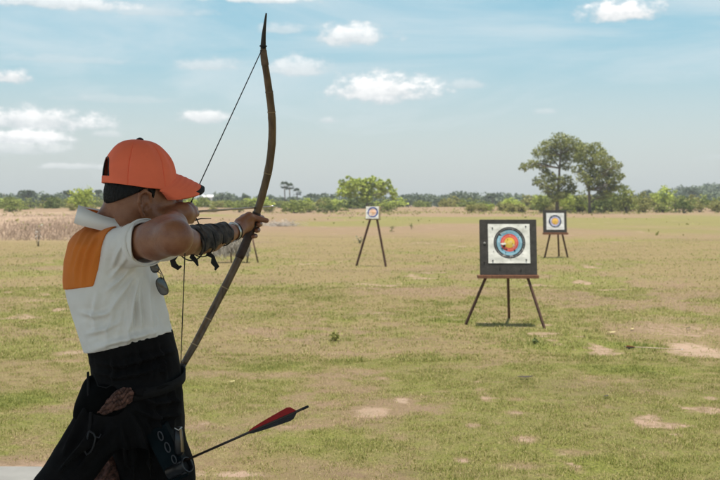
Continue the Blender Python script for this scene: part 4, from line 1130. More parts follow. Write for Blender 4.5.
# orange back panel, 2 mm proud of the shirt: bounded by the curve behind the sleeve and a pointed lower edge
Fo = Field((-1.02, 2.62, 1.15), (-.60, 3.35, 1.55), .0034)
build_shirt(Fo, .0040)
def panel(X, Y, Z):
    # picture-side position on the shirt expressed through x and z of the near surface
    s = 2.84; px = 360+1000*X/Y; pz = 203-(Z-CAM_Z)/Y*1000
    return None
zt = lambda py, Y=2.84: U(360, py, Y).z
xt = lambda px, Y=2.84: U(px, 240, Y).x
edge_z = np.array([zt(p) for p in (296, 288, 283, 270, 255, 243, 234, 229, 224, 216)])
edge_x = np.array([xt(p) for p in (94, 95, 97, 100.5, 103, 105.5, 108, 112, 118, 124)])
def keep(X, Y, Z):
    ex_ = np.interp(Z, edge_z, edge_x).astype(np.float32)
    low = zt(283)-.30*(X-xt(97))*-1 if False else zt(284)+(X-xt(97))*.16*-1*-1
    lowz = zt(290)+ (X-xt(66))*.16
    return np.maximum(np.maximum(X-ex_, lowz-Z), -.3)
Fo.fn((-1.1, 2.5, 1.1), (-.5, 3.5, 1.6), lambda X, Y, Z: -keep(X, Y, Z), 0, 'sub', m=.05)
V, F = Fo.mesh()
m_ = V[:, 1] < 9
V = pull(V)
link_mesh('back_panel', V, F, M_orange, shirt); del Fo
# collar: a folded band standing round the neck
mb = MB(); cc = U(113, 222, 2.965); n = 60; V = []; 
for i in range(n+1):
    a = -2.55+i/n*5.1      # opening at the throat (front, +x)
    a2 = a+math.pi         # start behind
    ca, sa = math.cos(a2), math.sin(a2)
    lift = .028*math.cos(a)+.008; back = max(0, math.cos(a))
    rt_ = .086+.008*back; rb_ = .101+.010*back
    top = cc+Vector((ca*rt_*1.0, sa*rt_*1.0, .008+lift+.003*math.sin(a*3)))
    fold_ = cc+Vector((ca*(rt_+.004), sa*(rt_+.004)*1.0, .012+lift+.003*math.sin(a*3)))
    bot = cc+Vector((ca*rb_, sa*rb_*1.02, -.030+lift*.85))
    inn = cc+Vector((ca*(rt_-.006), sa*(rt_-.006), -.03+lift))
    botin = bot+Vector((-ca*.004, -sa*.004, .001))
    V += [inn, top, fold_, bot, botin]
F = []
for i in range(n):
    for k in range(4): F.append((i*5+k, (i+1)*5+k, (i+1)*5+k+1, i*5+k+1))
mb.add(V, F); col_o = mb.build('collar', M_shirt, shirt)
so = col_o.modifiers.new('thickness', 'SOLIDIFY'); so.thickness = .003; so.offset = 0
# inside of the collar is orange
mb = MB(); V = []
for i in range(n+1):
    a = -2.5+i/n*5.0; a2 = a+math.pi; ca, sa = math.cos(a2), math.sin(a2); back = max(0, math.cos(a)); lift = .028*math.cos(a)+.008; rt_ = .086+.008*back
    V += [cc+Vector((ca*(rt_-.011), sa*(rt_-.011), -.04+lift)), cc+Vector((ca*(rt_-.005), sa*(rt_-.005), .005+lift))]
mb.add(V, [(i*2, (i+1)*2, (i+1)*2+1, i*2+1) for i in range(n)]); mb.build('collar_lining', M_orange, col_o)
# sleeve hem band
mb = MB(); M_hem = M_shirt
a_ = d_ar.cross(Vector((0, 0, 1))).normalized(); b_ = d_ar.cross(a_); V = []
n = 48
for i in range(n):
    q = 2*math.pi*i/n; e = a_*math.cos(q)+b_*math.sin(q)
    w_ = 1+.012*math.sin(q*3+1)
    V += [slC+e*.0655*w_-d_ar*.018, slC+e*.0672*w_-d_ar*.010, slC+e*.0668*w_+d_ar*.006, slC+e*.0635*w_+d_ar*.006, slC+e*.061*w_-d_ar*.018]
mb.add(V, [(i*5+k, ((i+1) % n)*5+k, ((i+1) % n)*5+k+1, i*5+k+1) for i in range(n) for k in range(4)]); mb.build('sleeve_hem', M_shirt, shirt)

# ---- trousers and black waist
M_black_cloth = simple('black_cloth', (.0075, .0068, .0068), .9, .25, 14, .3, 300, spec=.1, bdist=.002)
M_strap = simple('dark_webbing', (.012, .011, .011), .9, .2, 30, .3, 500, bdist=.001, spec=.15)
rows = []
row(326, 88, 170, 2.955, .138); row(336, 88, 173, 2.955, .140); row(350, 90, 177, 2.955, .143); row(365, 92.5, 180.5, 2.955, .150); row(380, 94, 182, 2.955, .160); row(400, 90, 183.5, 2.96, .172); row(420, 87, 184.5, 2.965, .180)
row(430, 88, 183, 2.965, .175); row(436, 92, 180, 2.965, .16)
HIPS = Loft(rows, ang=R(6), ex=2.2)
Ft = Field((-1.48, 2.40, .03), (-.42, 3.45, 1.12), .0048)
Ft.fn((-1.2, 2.6, .6), (-.4, 3.4, 1.2), lambda X, Y, Z: HIPS(X, Y, Z), 0, m=0)
Ft.chain([hipR+Vector((-.02, 0, -.01)), hipR.lerp(knR, .5)+Vector((.0, 0, 0)), knR, anR+Vector((0, 0, .03))], [.080, .064, .064, .075], .03)
Ft.chain([hipL+Vector((-.01, -.02, -.01)), hipL.lerp(knL, .5), knL, anL+Vector((0, 0, .02))], [.118, .108, .10, .10], .03)
for pts, r0 in (([(100,425,2.80),(84,445,2.74),(62,470,2.70)], .010), ([(128,430,2.80),(133,455,2.86),(134,480,2.88)], .010), ([(160,425,2.83),(164,450,2.88),(166,478,2.9)], .009),
                ([(110,372,2.83),(140,376,2.81),(168,370,2.84)], .007), ([(104,384,2.83),(138,392,2.79),(172,384,2.84)], .007), ([(148,440,2.82),(150,462,2.87),(150,482,2.9)], .009)):
    Ft.chain([U(*p) for p in pts], [r0*.3]+[r0]*(len(pts)-2)+[r0*.3], .02)
Ft.fn((-1.2, 2.5, 1.0), (-.3, 3.5, 1.3), lambda X, Y, Z: (hem(X, Y)+.03-Z)+0*X+0*Y, 0, 'sub', m=.05) if False else None
V, F = Ft.mesh(); V = relax(V, F, 2)
x, y, z = V.T
dd = (fbm(x*14+z*6, y*10+z*4, 4, 41)-.5)*.014
c = V[:, :2]-np.array([-.70, 2.95]); c /= np.linalg.norm(c, axis=1)[:, None]+1e-6; V[:, :2] += c*(dd+fold_field(V, TFOLDS, False)*.75)[:, None]
trousers = link_mesh('trousers', V, F, M_black_cloth, person); del Ft
# shoes
M_shoe = simple('dark_shoe', (.03, .028, .028), .6)
for a_ in (anR, anL):
    Fq = Field(a_+Vector((-.14, -.16, -.12)), a_+Vector((.26, .14, .08)), .005)
    Fq.chain([a_+Vector((-.035, 0, -.035)), a_+Vector((.06, -.015, -.045)), a_+Vector((.14, -.03, -.052))], [.048, .044, .036], .02)
    Fq.cone(a_, a_+Vector((-.02, 0, -.04)), .045, .045, .02)
    Fq.fn(a_-Vector((.3, .3, .3)), a_+Vector((.3, .3, .3)), lambda X, Y, Z: (Z-.034)+0*X+0*Y, 0, 'sub')
    V, F = Fq.mesh(); link_mesh('shoe', V, F, M_shoe, person)
# belt strap, slanting over the hip
def ring_pts(zfun, grow, a0, a1, n, loft):
    out = []
    for i in range(n+1):
        a = a0+(a1-a0)*i/n; z = zfun(a)
        cx, cy, ra, rb = [float(np.interp(z, loft.zz, p)) for p in loft.P]
        ca, sa = math.cos(a), math.sin(a); e = loft.ex
        k = 1/((abs(ca)**e+abs(sa)**e)**(1/e))
        q0 = (ra+grow)*ca*k; q1 = (rb+grow)*sa*k; A = loft.ang
        out.append(Vector((cx+q0*math.cos(A)-q1*math.sin(A), cy+q0*math.sin(A)+q1*math.cos(A), z)))
    return out
def band(name, pts, w, th_, mat, parent, cen, closed=False):
    mb = MB(); V = []; n = len(pts)
    for i, p in enumerate(pts):
        t = (pts[min(i+1, n-1)]-pts[max(i-1, 0)]).normalized(); o_ = Vector((p.x-cen[0], p.y-cen[1], 0)).normalized(); s_ = t.cross(o_).normalized(); o_ = s_.cross(t).normalized()
        if o_.dot(Vector((p.x-cen[0], p.y-cen[1], 0))) < 0: o_ = -o_
        V += [p-s_*w/2, p-s_*w/2+o_*th_, p+s_*w/2+o_*th_, p+s_*w/2]
    F = []
    for i in range(n-1):
        for k in range(4): F.append((i*4+k, i*4+(k+1) % 4, (i+1)*4+(k+1) % 4, (i+1)*4+k))
    mb.add(V, F); return mb.build(name, mat, parent)
zb = z_at(386)
belt = band('belt', ring_pts(lambda a: zb+.030*math.cos(a)+.005*math.sin(2*a), .006, -1.9, 2.0, 90, HIPS), .028, .004, M_strap, person, (-.68, 2.95))

# ---- cap
M_cap = simple('orange_twill', (.97, .19, .095), .75, .06, 15, .3, 900, spec=.3, bdist=.0008)
M_capblack = simple('black_twill', (.012, .012, .013), .8)
cap = person
CB = hp(-.0095, .003, .003)
def crown_pt(phi, v, off=0.0):
    """phi 0 = front, counter-clockwise seen from above; v 0 rim .. 1 button"""
    t = v*math.pi/2; cr = math.cos(t)**.80; up = math.sin(t)**1.02
    Rf = .1075+off; Rs = .089+off; H = .140+off
    f = math.cos(phi)*Rf*cr - .004*v; r = math.sin(phi)*Rs*cr
    seam = 0
    k = (phi/(math.pi/3)) % 1; dseam = min(k, 1-k); seam = -.0030*math.exp(-(dseam/.022)**2)*(1 if v < .97 else 0)
    puff = .0035*math.sin(math.pi*k)*math.sin(math.pi*min(1, v*1.1))
    front = max(0, math.cos(phi))
    wr = .0042*math.sin(phi*13+v*4+2*math.sin(v*6))*front**.8*(1-v)*min(1, v*6) + .0022*math.sin(phi*9+v*11)*(1-v)*min(1, v*5)
    dv = Vector((math.cos(phi)*.8, math.sin(phi)*.8, .5*v)); s_ = seam+puff+wr
    base_ = .012*max(0, -math.cos(phi))*(1-v) - .004*max(0, math.cos(phi))*(1-v)
    f += dv.x*s_; r += dv.y*s_
    return CB+Hh*f+Hr*r+Hu*(H*up+base_+.5*v*s_)
def crown_mesh(off, nphi=480, nv=60):
    V = []; keepf = []; F = []
    for j in range(nv+1):
        for i in range(nphi): V.append(crown_pt(2*math.pi*i/nphi, j/nv*.995, off))
    for j in range(nv):
        for i in range(nphi):
            ph = 2*math.pi*(i+.5)/nphi; dph = abs(ph-math.pi); v = (j+.5)/nv
            hole = (dph/.42)**2+((v-.10)/.27)**2 < 1 and v > .10     # half round opening at the back
            if hole: continue
            F.append((j*nphi+i, j*nphi+(i+1) % nphi, (j+1)*nphi+(i+1) % nphi, (j+1)*nphi+i))
    top = len(V); V.append(crown_pt(0, .999, off)); F += [(nv*nphi+i, nv*nphi+(i+1) % nphi, top) for i in range(nphi)]
    return V, F
V, F = crown_mesh(0.0)
capo = link_mesh('cap', V, F, M_cap, person)
so = capo.modifiers.new('thickness', 'SOLIDIFY'); so.thickness = .0022; so.offset = -1
capo['label'] = 'coral orange baseball cap'
# piping round the back opening and the sweat band
mb = MB(); pts = []
for i in range(41):
    a = math.pi*i/40; pts.append(crown_pt(math.pi+.43*math.cos(a), max(.085, .10+.28*math.sin(a)), .0008))
mb.tube(pts, .0028, 6); mb.build('opening_trim', M_capblack, capo)
mb = MB(); pts = [crown_pt(math.pi-.52+1.04*i/20, .045, -.001) for i in range(21)]; V = []
for p in pts: V += [p-Hu*.009, p+Hu*.009]
mb.add(V, [(i*2, i*2+2, i*2+3, i*2+1) for i in range(20)]); so_ = mb.build('back_strap', M_cap, capo); sm = so_.modifiers.new('thickness', 'SOLIDIFY'); sm.thickness = .003
mb = MB(); bt = crown_pt(0, .999); mb.tube([bt-Hu*.003, bt+Hu*.005, bt+Hu*.009], [.0115, .010, .003], 16); mb.build('button', M_capblack, capo)
for k_ in range(6):
    p = crown_pt((k_+.5)*math.pi/3, .44, .0); q = crown_pt((k_+.5)*math.pi/3, .44, .003); d = (q-p).normalized(); mb = MB()
    mb.tube([p-d*.0005, p+d*.0012], .0035, 12); ey_o = mb.build('eyelet', M_cap, capo)
    mb = MB(); mb.tube([p+d*.0012, p+d*.0016], .0026, 10); mb.build('eyelet_hole', M_capblack, ey_o)
# bill: an arched stiff shade
def bill_pt(s, t, th_=0):
    w = .086; lat = s*w*(1-.10*t)
    fin = .103*math.sqrt(max(0, 1-(s*.93)**2)); fout = .045+.146*math.sqrt(max(0, 1-min(1, abs(s))**3.4*.985))
    f = fin+(fout-fin)*t
    u = .050-.054*abs(s)**1.9-.034*max(0,t)**1.3*(1-.3*s*s)-th_+.0007*math.sin(t*math.pi*2*5.5)*(1 if .1 < t < .86 else 0)
    return CB+Hh*f+Hr*lat+Hu*u
def bill_mesh(t0, t1, off=0.0, n=40, m=16, th_=.005, s0=-1, s1=1):
    V = []; 
    for side in (0, 1):
        for j in range(m+1):
            for i in range(n+1):
                t = t0+(t1-t0)*j/m; V.append(bill_pt(s0+(s1-s0)*i/n, t, th_*side+(-off if not side else off)))
    F = []; q = (n+1)*(m+1)
    for j in range(m):
        for i in range(n):
            a = j*(n+1)+i; F.append((a, a+1, a+n+2, a+n+1)); F.append((q+a, q+a+n+1, q+a+n+2, q+a+1))
    for i in range(n):
        a = m*(n+1)+i; F.append((a, a+1, q+a+1, q+a))
        F.append((i, q+i, q+i+1, i+1))
    for j in range(m):
        a = j*(n+1); F.append((a, a+n+1, q+a+n+1, q+a)); a += n; F.append((a, q+a, q+a+n+1, a+n+1))
    return V, F
V, F = bill_mesh(-.06, 1, m=64); bill = link_mesh('bill', V, F, M_cap, capo)
V, F = bill_mesh(.89, 1.012, .0010, m=4, s0=-.75, s1=.72); link_mesh('bill_trim', V, F, M_capblack, bill)

# ---- arm guard on the bow arm, with laces
M_guard = simple('black_leather', (.006, .005, .005), .7, .4, 38, .5, 90, spec=.2, bdist=.004, col2=(.10, .078, .062))
g0 = elL.lerp(wrL, -.28); g1 = elL.lerp(wrL, .66); ax_ = (g1-g0).normalized(); ea = ax_.cross(Vector((0, 0, 1))).normalized(); eb = ax_.cross(ea).normalized()
if eb.z < 0: eb = -eb
if ea.y > 0: ea = -ea      # towards the camera side
V = []; nn = 40; mm = 60
def guard_r(t): return .0555-.0165*sst(np.array(t), .35, 1.0)+.003*math.sin(t*9)
for j in range(nn+1):
    t = j/nn; c_ = g0.lerp(g1, t); lim = 2.25-.38*abs(math.sin(t*math.pi*2.5))   # scalloped lower edges held by laces
    for i in range(mm+1):
        q = -lim+2*lim*i/mm; e = eb*math.cos(q)+ea*math.sin(q)
        rr_ = float(guard_r(t))+.0022*math.sin(q*5+t*14)+.0015*math.sin(t*40+q*2); endc = 0.006*math.cos(q)*(1 if t > .9 else 0)
        V.append(c_+e*rr_+ax_*endc)
F = [(j*(mm+1)+i, j*(mm+1)+i+1, (j+1)*(mm+1)+i+1, (j+1)*(mm+1)+i) for j in range(nn) for i in range(mm)]
guard = link_mesh('arm_guard', V, F, M_guard, person); so = guard.modifiers.new('thickness', 'SOLIDIFY'); so.thickness = .004; so.offset = 0
for t in (.06, .34, .64, .95):     # edge straps round the arm
    mb = MB(); c_ = g0.lerp(g1, t); rr_ = float(guard_r(t))+.0025
    mb.tube([c_+(eb*math.cos(q)+ea*math.sin(q))*(rr_ if abs(q) < 2 else rr_-.006) for q in np.linspace(-math.pi, math.pi, 41)], (.0035, .0022), 6, caps=False); mb.build('strap', M_capblack, guard)
def lace(pts, w, name='lace'):
    mb = MB(); mb.tube([U(*p) for p in pts], [(a, .0018) for a in w], 8, flat=(.2, 1, .1)); mb.build(name, M_capblack, guard)
lace([(177,256,3.30),(172.5,260,3.28),(174,265,3.28),(178.5,268,3.29),(181.5,266,3.29)], [.004, .010, .011, .008, .003])
lace([(193,251,3.36),(192,257,3.36),(196,261,3.36),(198,266,3.36)], [.004, .010, .008, .003])
lace([(209,249,3.44),(208.5,254,3.44),(213,257,3.44),(213.5,262,3.44),(217,267,3.44),(215,270,3.44)], [.005, .011, .007, .011, .009, .003])
lace([(195,216,3.06),(199,224,3.1),(203,231,3.14)], [.002, .002, .0015]); lace([(193,221,3.04),(201,218.5,3.06),(211,218.5,3.08)], [.002, .002, .0012])
# bracelet watch
wc = elL.lerp(wrL, .915); M_steel = simple('steel', (.55, .55, .52), .3, .1, 40, metal=1.0)
mb = MB(); V = []; n = 44
wa = (wrL-elL).normalized(); wea = wa.cross(Vector((0, 0, 1))).normalized(); web = wa.cross(wea).normalized()
wt = band('watch', [wc+(wea*math.cos(q)*.0300+web*math.sin(q)*.0300) for q in np.linspace(0, 2*math.pi, 49)], .011, .003, M_steel, person, (wc.x, wc.y))
mb = MB(); mb.tube([wc+(wea*math.cos(q)*.031+web*math.sin(q)*.031)+wa*.012 for q in np.linspace(0, 2*math.pi, 33)], .0025, 6, caps=False); mb.build('bracelet', M_capblack, person)

# ------------------------------------------------------------------ BOW, ARROWS
M_bow = simple('dark_bamboo', (.045, .026, .013), .35, .5, 7, .35, 40, col2=(.20, .125, .062), stretch=(6, 6, 1), bdist=.002)
M_bowlite = simple('bamboo', (.26, .17, .085), .45, .4, 8, .3, 50, col2=(.40, .28, .15), bdist=.002)
M_horn = simple('black_horn', (.012, .012, .013), .35, .3, 30)
M_cord = simple('black_cord', (.010, .010, .010), .7)
M_bind = simple('tan_binding', (.16, .11, .075), .8, .3, 60, .5, 300, bdist=.001)
gp = bow_at(220); bow = thing('bow', gp, 'tall dark bamboo longbow at half draw in the left hand of the archer', 'bow')
# dense curve through the picture points
P_ = [U(a, c, d) for a, c, d, _ in BOW]; W_ = [w for *_, w in BOW]
def catmull(P, W, k=6):
    out = []; wo = []
    for i in range(len(P)-1):
        p0 = P[max(i-1, 0)]; p1 = P[i]; p2 = P[i+1]; p3 = P[min(i+2, len(P)-1)]
        for j in range(k):
            t = j/k; out.append(.5*((2*p1)+(p2-p0)*t+(2*p0-5*p1+4*p2-p3)*t*t+(3*p1-p0-3*p2+p3)*t**3)); wo.append(W[i]+(W[i+1]-W[i])*t)
    out.append(P[-1]); wo.append(W[-1]); return out, wo
def seg(a, b):
    pts, ws = catmull(P_, W_)
    i0, i1 = a*6, b*6
    return pts[i0:i1+1], ws[i0:i1+1]
pts, ws = seg(3, 19); nodes = []
bm_ = MB(); ws2 = []
for i, (p, w) in enumerate(zip(pts, ws)):
    bump_ = 0
    for nd in (34, 42, 58, 66, 82, 90, 74, 50):
        bump_ += .0009*math.exp(-((i-(nd-16))/1.0)**2)
    ws2.append(((w+bump_)*.92, (w+bump_)*.62))
bm_.tube(pts, ws2, 16, flat=(.2, 1, .1)); limb_o = bm_.build('limb', M_bow, bow)
for nd in (35, 42, 61, 84, 92, 100, 108):
    pts_all, ws_all = catmull(P_, W_); c_ = pts_all[nd]; d = (pts_all[nd+1]-pts_all[nd-1]).normalized(); w = ws_all[nd]
    mb = MB(); mb.tube([c_-d*.0022, c_+d*.0022], [(w*.92+.0012, w*.62+.0012)]*2, 16, flat=(.2, 1, .1)); mb.build('node_ring', M_bowlite if nd > 40 else M_bind, limb_o)
pts, ws = seg(0, 3); mb = MB(); mb.tube(pts, [(w*.95, w*.7) for w in ws], 12, flat=(.2, 1, .1)); mb.build('tip', M_horn, bow)
pts, ws = seg(19, 22); mb = MB(); mb.tube(pts, [(w*.95, w*.7) for w in ws], 12, flat=(.2, 1, .1)); mb.build('tip', M_horn, bow)
pts_all, ws_all = catmull(P_, W_)
mb = MB(); q = pts_all[19:27]; mb.tube(q, [(ws_all[19+i]*.92+.0016, ws_all[19+i]*.62+.0016) for i in range(len(q))], 16, flat=(.2, 1, .1)); mb.build('binding', M_bind, bow)
mb = MB(); q = pts_all[73:86]; mb.tube(q, [(ws_all[73+i]*.92+.002, ws_all[73+i]*.62+.002) for i in range(len(q))], 16, flat=(.2, 1, .1)); mb.build('grip', simple('leather_grip', (.05, .025, .015), .6, .3, 40, .3), bow)
up_n = U(261.7, 50, 3.532); lo_n = U(180.5, 371, 3.54)
mb = MB(); mb.tube([up_n, up_n.lerp(nock, .5), nock, lo_n.lerp(nock, .5), lo_n], .0018, 8); string = mb.build('string', M_cord, bow)
for a_, nk in ((pts_all[17], up_n), (pts_all[115], lo_n)):
    mb = MB(); d = (pts_all[19]-pts_all[15]).normalized(); 
    ci = 17 if nk is up_n else 116; c_ = pts_all[ci]; d = (pts_all[ci+1]-pts_all[ci-1]).normalized(); w = ws_all[ci]; e1 = d.cross(Vector((.2, 1, .1))).normalized(); e2 = d.cross(e1)
    mb.tube([c_+e1*math.cos(q)*(w+.001)+e2*math.sin(q)*(w*.72+.001) for q in np.linspace(0, 2*math.pi, 25)], .0022, 6, caps=False); mb.build('string_loop', M_cord, string)
mb = MB(); mb.tube([nock.lerp(up_n, .06), nock, nock.lerp(lo_n, .06)], .0030, 8); mb.build('serving', M_cord, string)
# nocked arrow
M_shaft = simple('wood_shaft', (.36, .27, .19), .5, .3, 12, col2=(.48, .37, .27), stretch=(5, 5, 5)); M_red = simple('red_feather', (.42, .012, .014), .6, .25, 50, .5, 200, stretch=(1, 1, 6)); M_blk = simple('black_feather', (.016, .014, .015), .6, .3, 50, .5, 200)
M_dshaft = simple('carbon_shaft', (.030, .018, .012), .4, .3, 12)
def arrow(name, a, b, label, L0=.02, fl=.09, fw=.012, shaft_m=M_shaft, cols=(M_red, M_blk, M_blk), group=None, rot=0.4, r=.0035, tipm=M_steel, start=.0, refdir=None, prof=None):
    d = (b-a).normalized(); t = thing(name, a, label, 'arrow', group)
    mb = MB(); mb.tube([a+d*.012, b-d*.03], r, 10); mb.build('shaft', shaft_m, t)
    mb = MB(); mb.tube([a-d*.004, a+d*.014], [r*.95, r*1.15], 10); mb.build('nock', M_capblack, t)
    mb = MB(); mb.tube([b-d*.03, b-d*.015, b], [r*1.15, r*1.2, .0006], 10); mb.build('point', tipm, t)
    e1 = (refdir or Vector((.2, .1, 1))).cross(d).normalized(); e2 = d.cross(e1).normalized()
    for i in range(3):
        q = rot+i*2*math.pi/3; e = e1*math.cos(q)+e2*math.sin(q); s_ = d.cross(e)
        V = []; n = 16
        for k in range(n+1):
            u = k/n; h_ = fw*(prof(u) if prof else (min(1, u/.16)**.6*(1-u)**.55*1.25 if u > 0 else 0)); p = a+d*(L0+fl*u)
            V += [p+e*r*.8+s_*.0005, p+e*(r+max(h_, .0004))+s_*.0003, p+e*(r+max(h_, .0004))-s_*.0003, p+e*r*.8-s_*.0005]
        F = [(k*4+m, k*4+m+1, (k+1)*4+m+1, (k+1)*4+m) for k in range(n) for m in range(3)]
        link_mesh('fletching', V, F, cols[i], t, False)
    return t
rest = bow_at(209)+Vector((.0205, -.004, .003)) if False else bow_at(208.2)+Vector((-.013, .014, .002))
dA = (rest-nock).normalized(); tipP = nock+dA*.95
arrow('arrow', nock, tipP, 'wooden arrow drawn on the string of the bow, lying over the bow hand', L0=.03, fl=.075, fw=.011, rot=.9)

# ------------------------------------------------------------------ GEAR ON THE HIP
# side pouch on the back hip with brown cloth showing
M_pouch = simple('black_nylon', (.003, .003, .003), .9, .2, 30, .4, 300, bdist=.001, spec=.05)
pc = U(93, 408, 2.84); pouch = thing('hip_bag', pc, 'black hip bag behind the waist of the archer, brown cloth showing in its opening', 'bag')
Fp = Field(pc+Vector((-.12, -.11, -.12)), pc+Vector((.16, .15, .14)), .004)
Fp.ell(U(94, 396, 2.88), (.038, .06, .062), None, 0); Fp.ell(U(88, 414, 2.87), (.040, .06, .055), None, .03)
Fp.ell(U(110, 402, 2.825), (.075, .048, .055), None, .03)
Fp.ell(U(114.5, 401, 2.760), (.044, .034, .026), [(.80, 0, .60), (0, 1, 0), (-.60, 0, .80)], .012, 'sub')
V, F = Fp.mesh(); V = relax(V, F, 1); link_mesh('bag_body', V, F, M_pouch, pouch)
M_brown = simple('brown_cloth', (.030, .012, .009), .9, .5, 70, .9, 110, col2=(.20, .09, .062), bdist=.004)
out_ = [(97,412.5),(103,405),(109,398.5),(117,391),(124,388),(131,388.5),(134,393),(132,401),(124,407),(113,411),(104,414.5)]
mb = MB(); V = []; F = []; m_ = 14; cxp, cyp = 117, 401.5; n = len(out_)*6; op = []
for i in range(n):
    q = i/6; a = out_[int(q)]; c_ = out_[(int(q)+1) % len(out_)]; t_ = q-int(q); op.append((a[0]+(c_[0]-a[0])*t_, a[1]+(c_[1]-a[1])*t_))
for j in range(m_+1):
    for (a, c_) in op:
        k = j/m_; px, py = cxp+(a-cxp)*k, cyp+(c_-cyp)*k
        w = px*.7+py*.9; h_ = .0045*math.sin(w*1.3+2*math.sin(px*.5))+.003*math.sin(px*1.9-py*1.2)
        V.append(U(px, py, 2.772+.012*k*k-h_))
for j in range(m_):
    for i in range(n): F.append((j*n+i, j*n+(i+1) % n, (j+1)*n+(i+1) % n, (j+1)*n+i))
mb.add(V, F); clo = mb.build('cloth', M_brown, pouch); sm = clo.modifiers.new('thickness', 'SOLIDIFY'); sm.thickness = .006; sm.offset = 0
mb = MB(); mb.tube([U(88, 372, 2.86), U(88.5, 395, 2.80), U(87.5, 425, 2.80)], (.004, .0015), 6, flat=(0, 1, 0)); mb.build('strap', M_strap, pouch)
mb = MB(); mb.tube([U(94, 374, 2.84), U(98, 386, 2.79), U(106, 388, 2.775), U(114, 384, 2.77)], .0015, 6); mb.build('cord', M_strap, pouch)
Fp = Field(U(98, 478, 3.0)-Vector((.12, .12, .22)), U(98, 478, 3.0)+Vector((.14, .12, .14)), .004)
Fp.chain([U(107, 462, 3.03), U(101, 480, 3.03), U(97, 520, 3.03)], [.040, .060, .070], .02)
V, F = Fp.mesh(); V[:, 1] += .006*np.sin(V[:, 0]*190+3*np.sin(V[:, 2]*60)); V = V+np.random.default_rng(2).normal(size=V.shape)*.0006
link_mesh('hanging_cloth', V, F, simple('dark_brown_cloth', (.012, .006, .005), .9, .5, 75, .9, 130, col2=(.26, .12, .09), bdist=.004), person)
# carabiner
M_gun = simple('grey_metal', (.028, .028, .03), .5, .2, 30, metal=.5)
cp = U(91, 440, 2.76); t = thing('carabiner', cp, 'dull grey carabiner clipped on the rear thigh of the archer', 'carabiner')
mb = MB(); ring = [(89,431),(93.5,433.5),(95.5,438),(93.5,446),(90.5,452),(86.5,455),(84.5,451),(85.5,444),(87.5,437),(89,431)]
mb.tube([U(a, b_, 2.745) for a, b_ in ring], .0026, 8); mb.build('hook', M_gun, t)
mb = MB(); mb.tube([U(87.6, 437, 2.742), U(85.2, 449, 2.742)], .0022, 8); mb.build('gate', M_steel if False else M_gun, t)
mb = MB(); mb.tube([U(89, 431, 2.745), U(90, 424, 2.78), U(91, 412, 2.79)], (.005, .002), 8, flat=(0, 1, 0)); mb.build('loop', M_strap, t)
mb = MB(); mb.tube([U(94, 436, 2.75), U(99, 438, 2.745), U(101, 434, 2.75)], .0018, 6); mb.build('cord', M_gun, t)
# quiver low on the front hip
qc = U(168, 445, 2.80); quiver = thing('quiver', qc, 'black and teal belt quiver laced with rings on the front hip of the archer', 'quiver')
M_teal = simple('teal_cloth', (.004, .008, .010), .9, .3, 30, .3, 300, bdist=.001, spec=.1)
Fp = Field(qc+Vector((-.10, -.06, -.20)), qc+Vector((.14, .14, .12)), .004)
def qbox(X, Y, Z):
    c_ = U(169, 452, 2.84); dx = X-c_.x; dy = Y-c_.y; dz = Z-c_.z; a = dx*.92+dz*.39*1; bb = -dx*.39+dz*.92
    a = dx*.90+dz*.43; bb = -dx*.43+dz*.90
    w_ = .026-.03*np.clip(-bb, 0, .08)
    return np.maximum(np.maximum(np.abs(a)-w_, np.abs(dy)-.024), np.abs(bb)-.075)-.006
Fp.fn(qc-Vector((.15, .15, .22)), qc+Vector((.15, .15, .15)), qbox, 0)
V, F = Fp.mesh(); V = relax(V, F, 2); link_mesh('quiver_body', V, F, M_teal, quiver)
M_lace = simple('pale_lacing', (.045, .045, .05), .5)
for (px, py, w_, h_) in ((160.5, 436, 3.4, 6), (167.5, 447.5, 3.6, 6.5), (174, 459.5, 3.2, 5.5)):
    mb = MB(); q_ = []
    for k in range(25):
        a = 2*math.pi*k/24; ux = math.cos(a)*w_*.68; uy = math.sin(a)*h_*.8; q_.append(U(px+ux*.92+uy*.30, py+uy*.92-ux*.2, 2.800))
    mb.tube(q_, .0018, 6, caps=False); mb.build('lacing_ring', M_lace, quiver)
mb = MB(); mb.tube([U(178, 427, 2.815), U(178.5, 440, 2.81), U(179.5, 452, 2.81), U(179.5, 455, 2.81)], [.011, .014, .0135, .009], 16); tb = mb.build('side_tube', M_horn, quiver)
mb = MB(); mb.tube([U(180.6, 429, 2.802), U(182.0, 452, 2.798)], (.0035, .0015), 6, flat=(0, 1, 0)); mb.build('wood_strip', M_bowlite, tb)
mb = MB(); mb.tube([U(174.5, 428, 2.80), U(178.5, 430.5, 2.80), U(182, 427, 2.81)], .002, 6); mb.build('clip', M_steel, quiver)
# mouth of the quiver tube
q0 = U(170, 473, 2.82); q1 = U(188, 464.5, 2.79); dq = (q1-q0).normalized()
mb = MB(); mb.tube([q0, q0.lerp(q1, .6), q1-dq*.004, q1], [.020, .019, .0225, .0225], 20, caps=False); o = mb.build('mouth', M_horn, quiver); so = o.modifiers.new('thickness', 'SOLIDIFY'); so.thickness = .003
mb = MB(); mb.tube([q1-dq*.016, q1-dq*.015], [.0205, .0205], 16); mb.build('lining', M_capblack, quiver)
for q in (-.6, .9, 2.4):
    mb = MB(); e1 = dq.cross(Vector((0, 0, 1))).normalized(); e2 = dq.cross(e1); c_ = q1-dq*.012+(e1*math.cos(q)+e2*math.sin(q))*.024; mb.tube([c_-dq*.008, c_+dq*.008], .003, 8); mb.build('rivet', M_gun, quiver)
na = U(307, 407, 2.63); nbp = U(181.5, 462.3, 2.80); full = nbp+(nbp-na).normalized()*.06
prof = lambda u: (min(1, (u/.10))**.45)*(1-.0*u)*(1-u)**.62*1.05 if u < 1 else 0
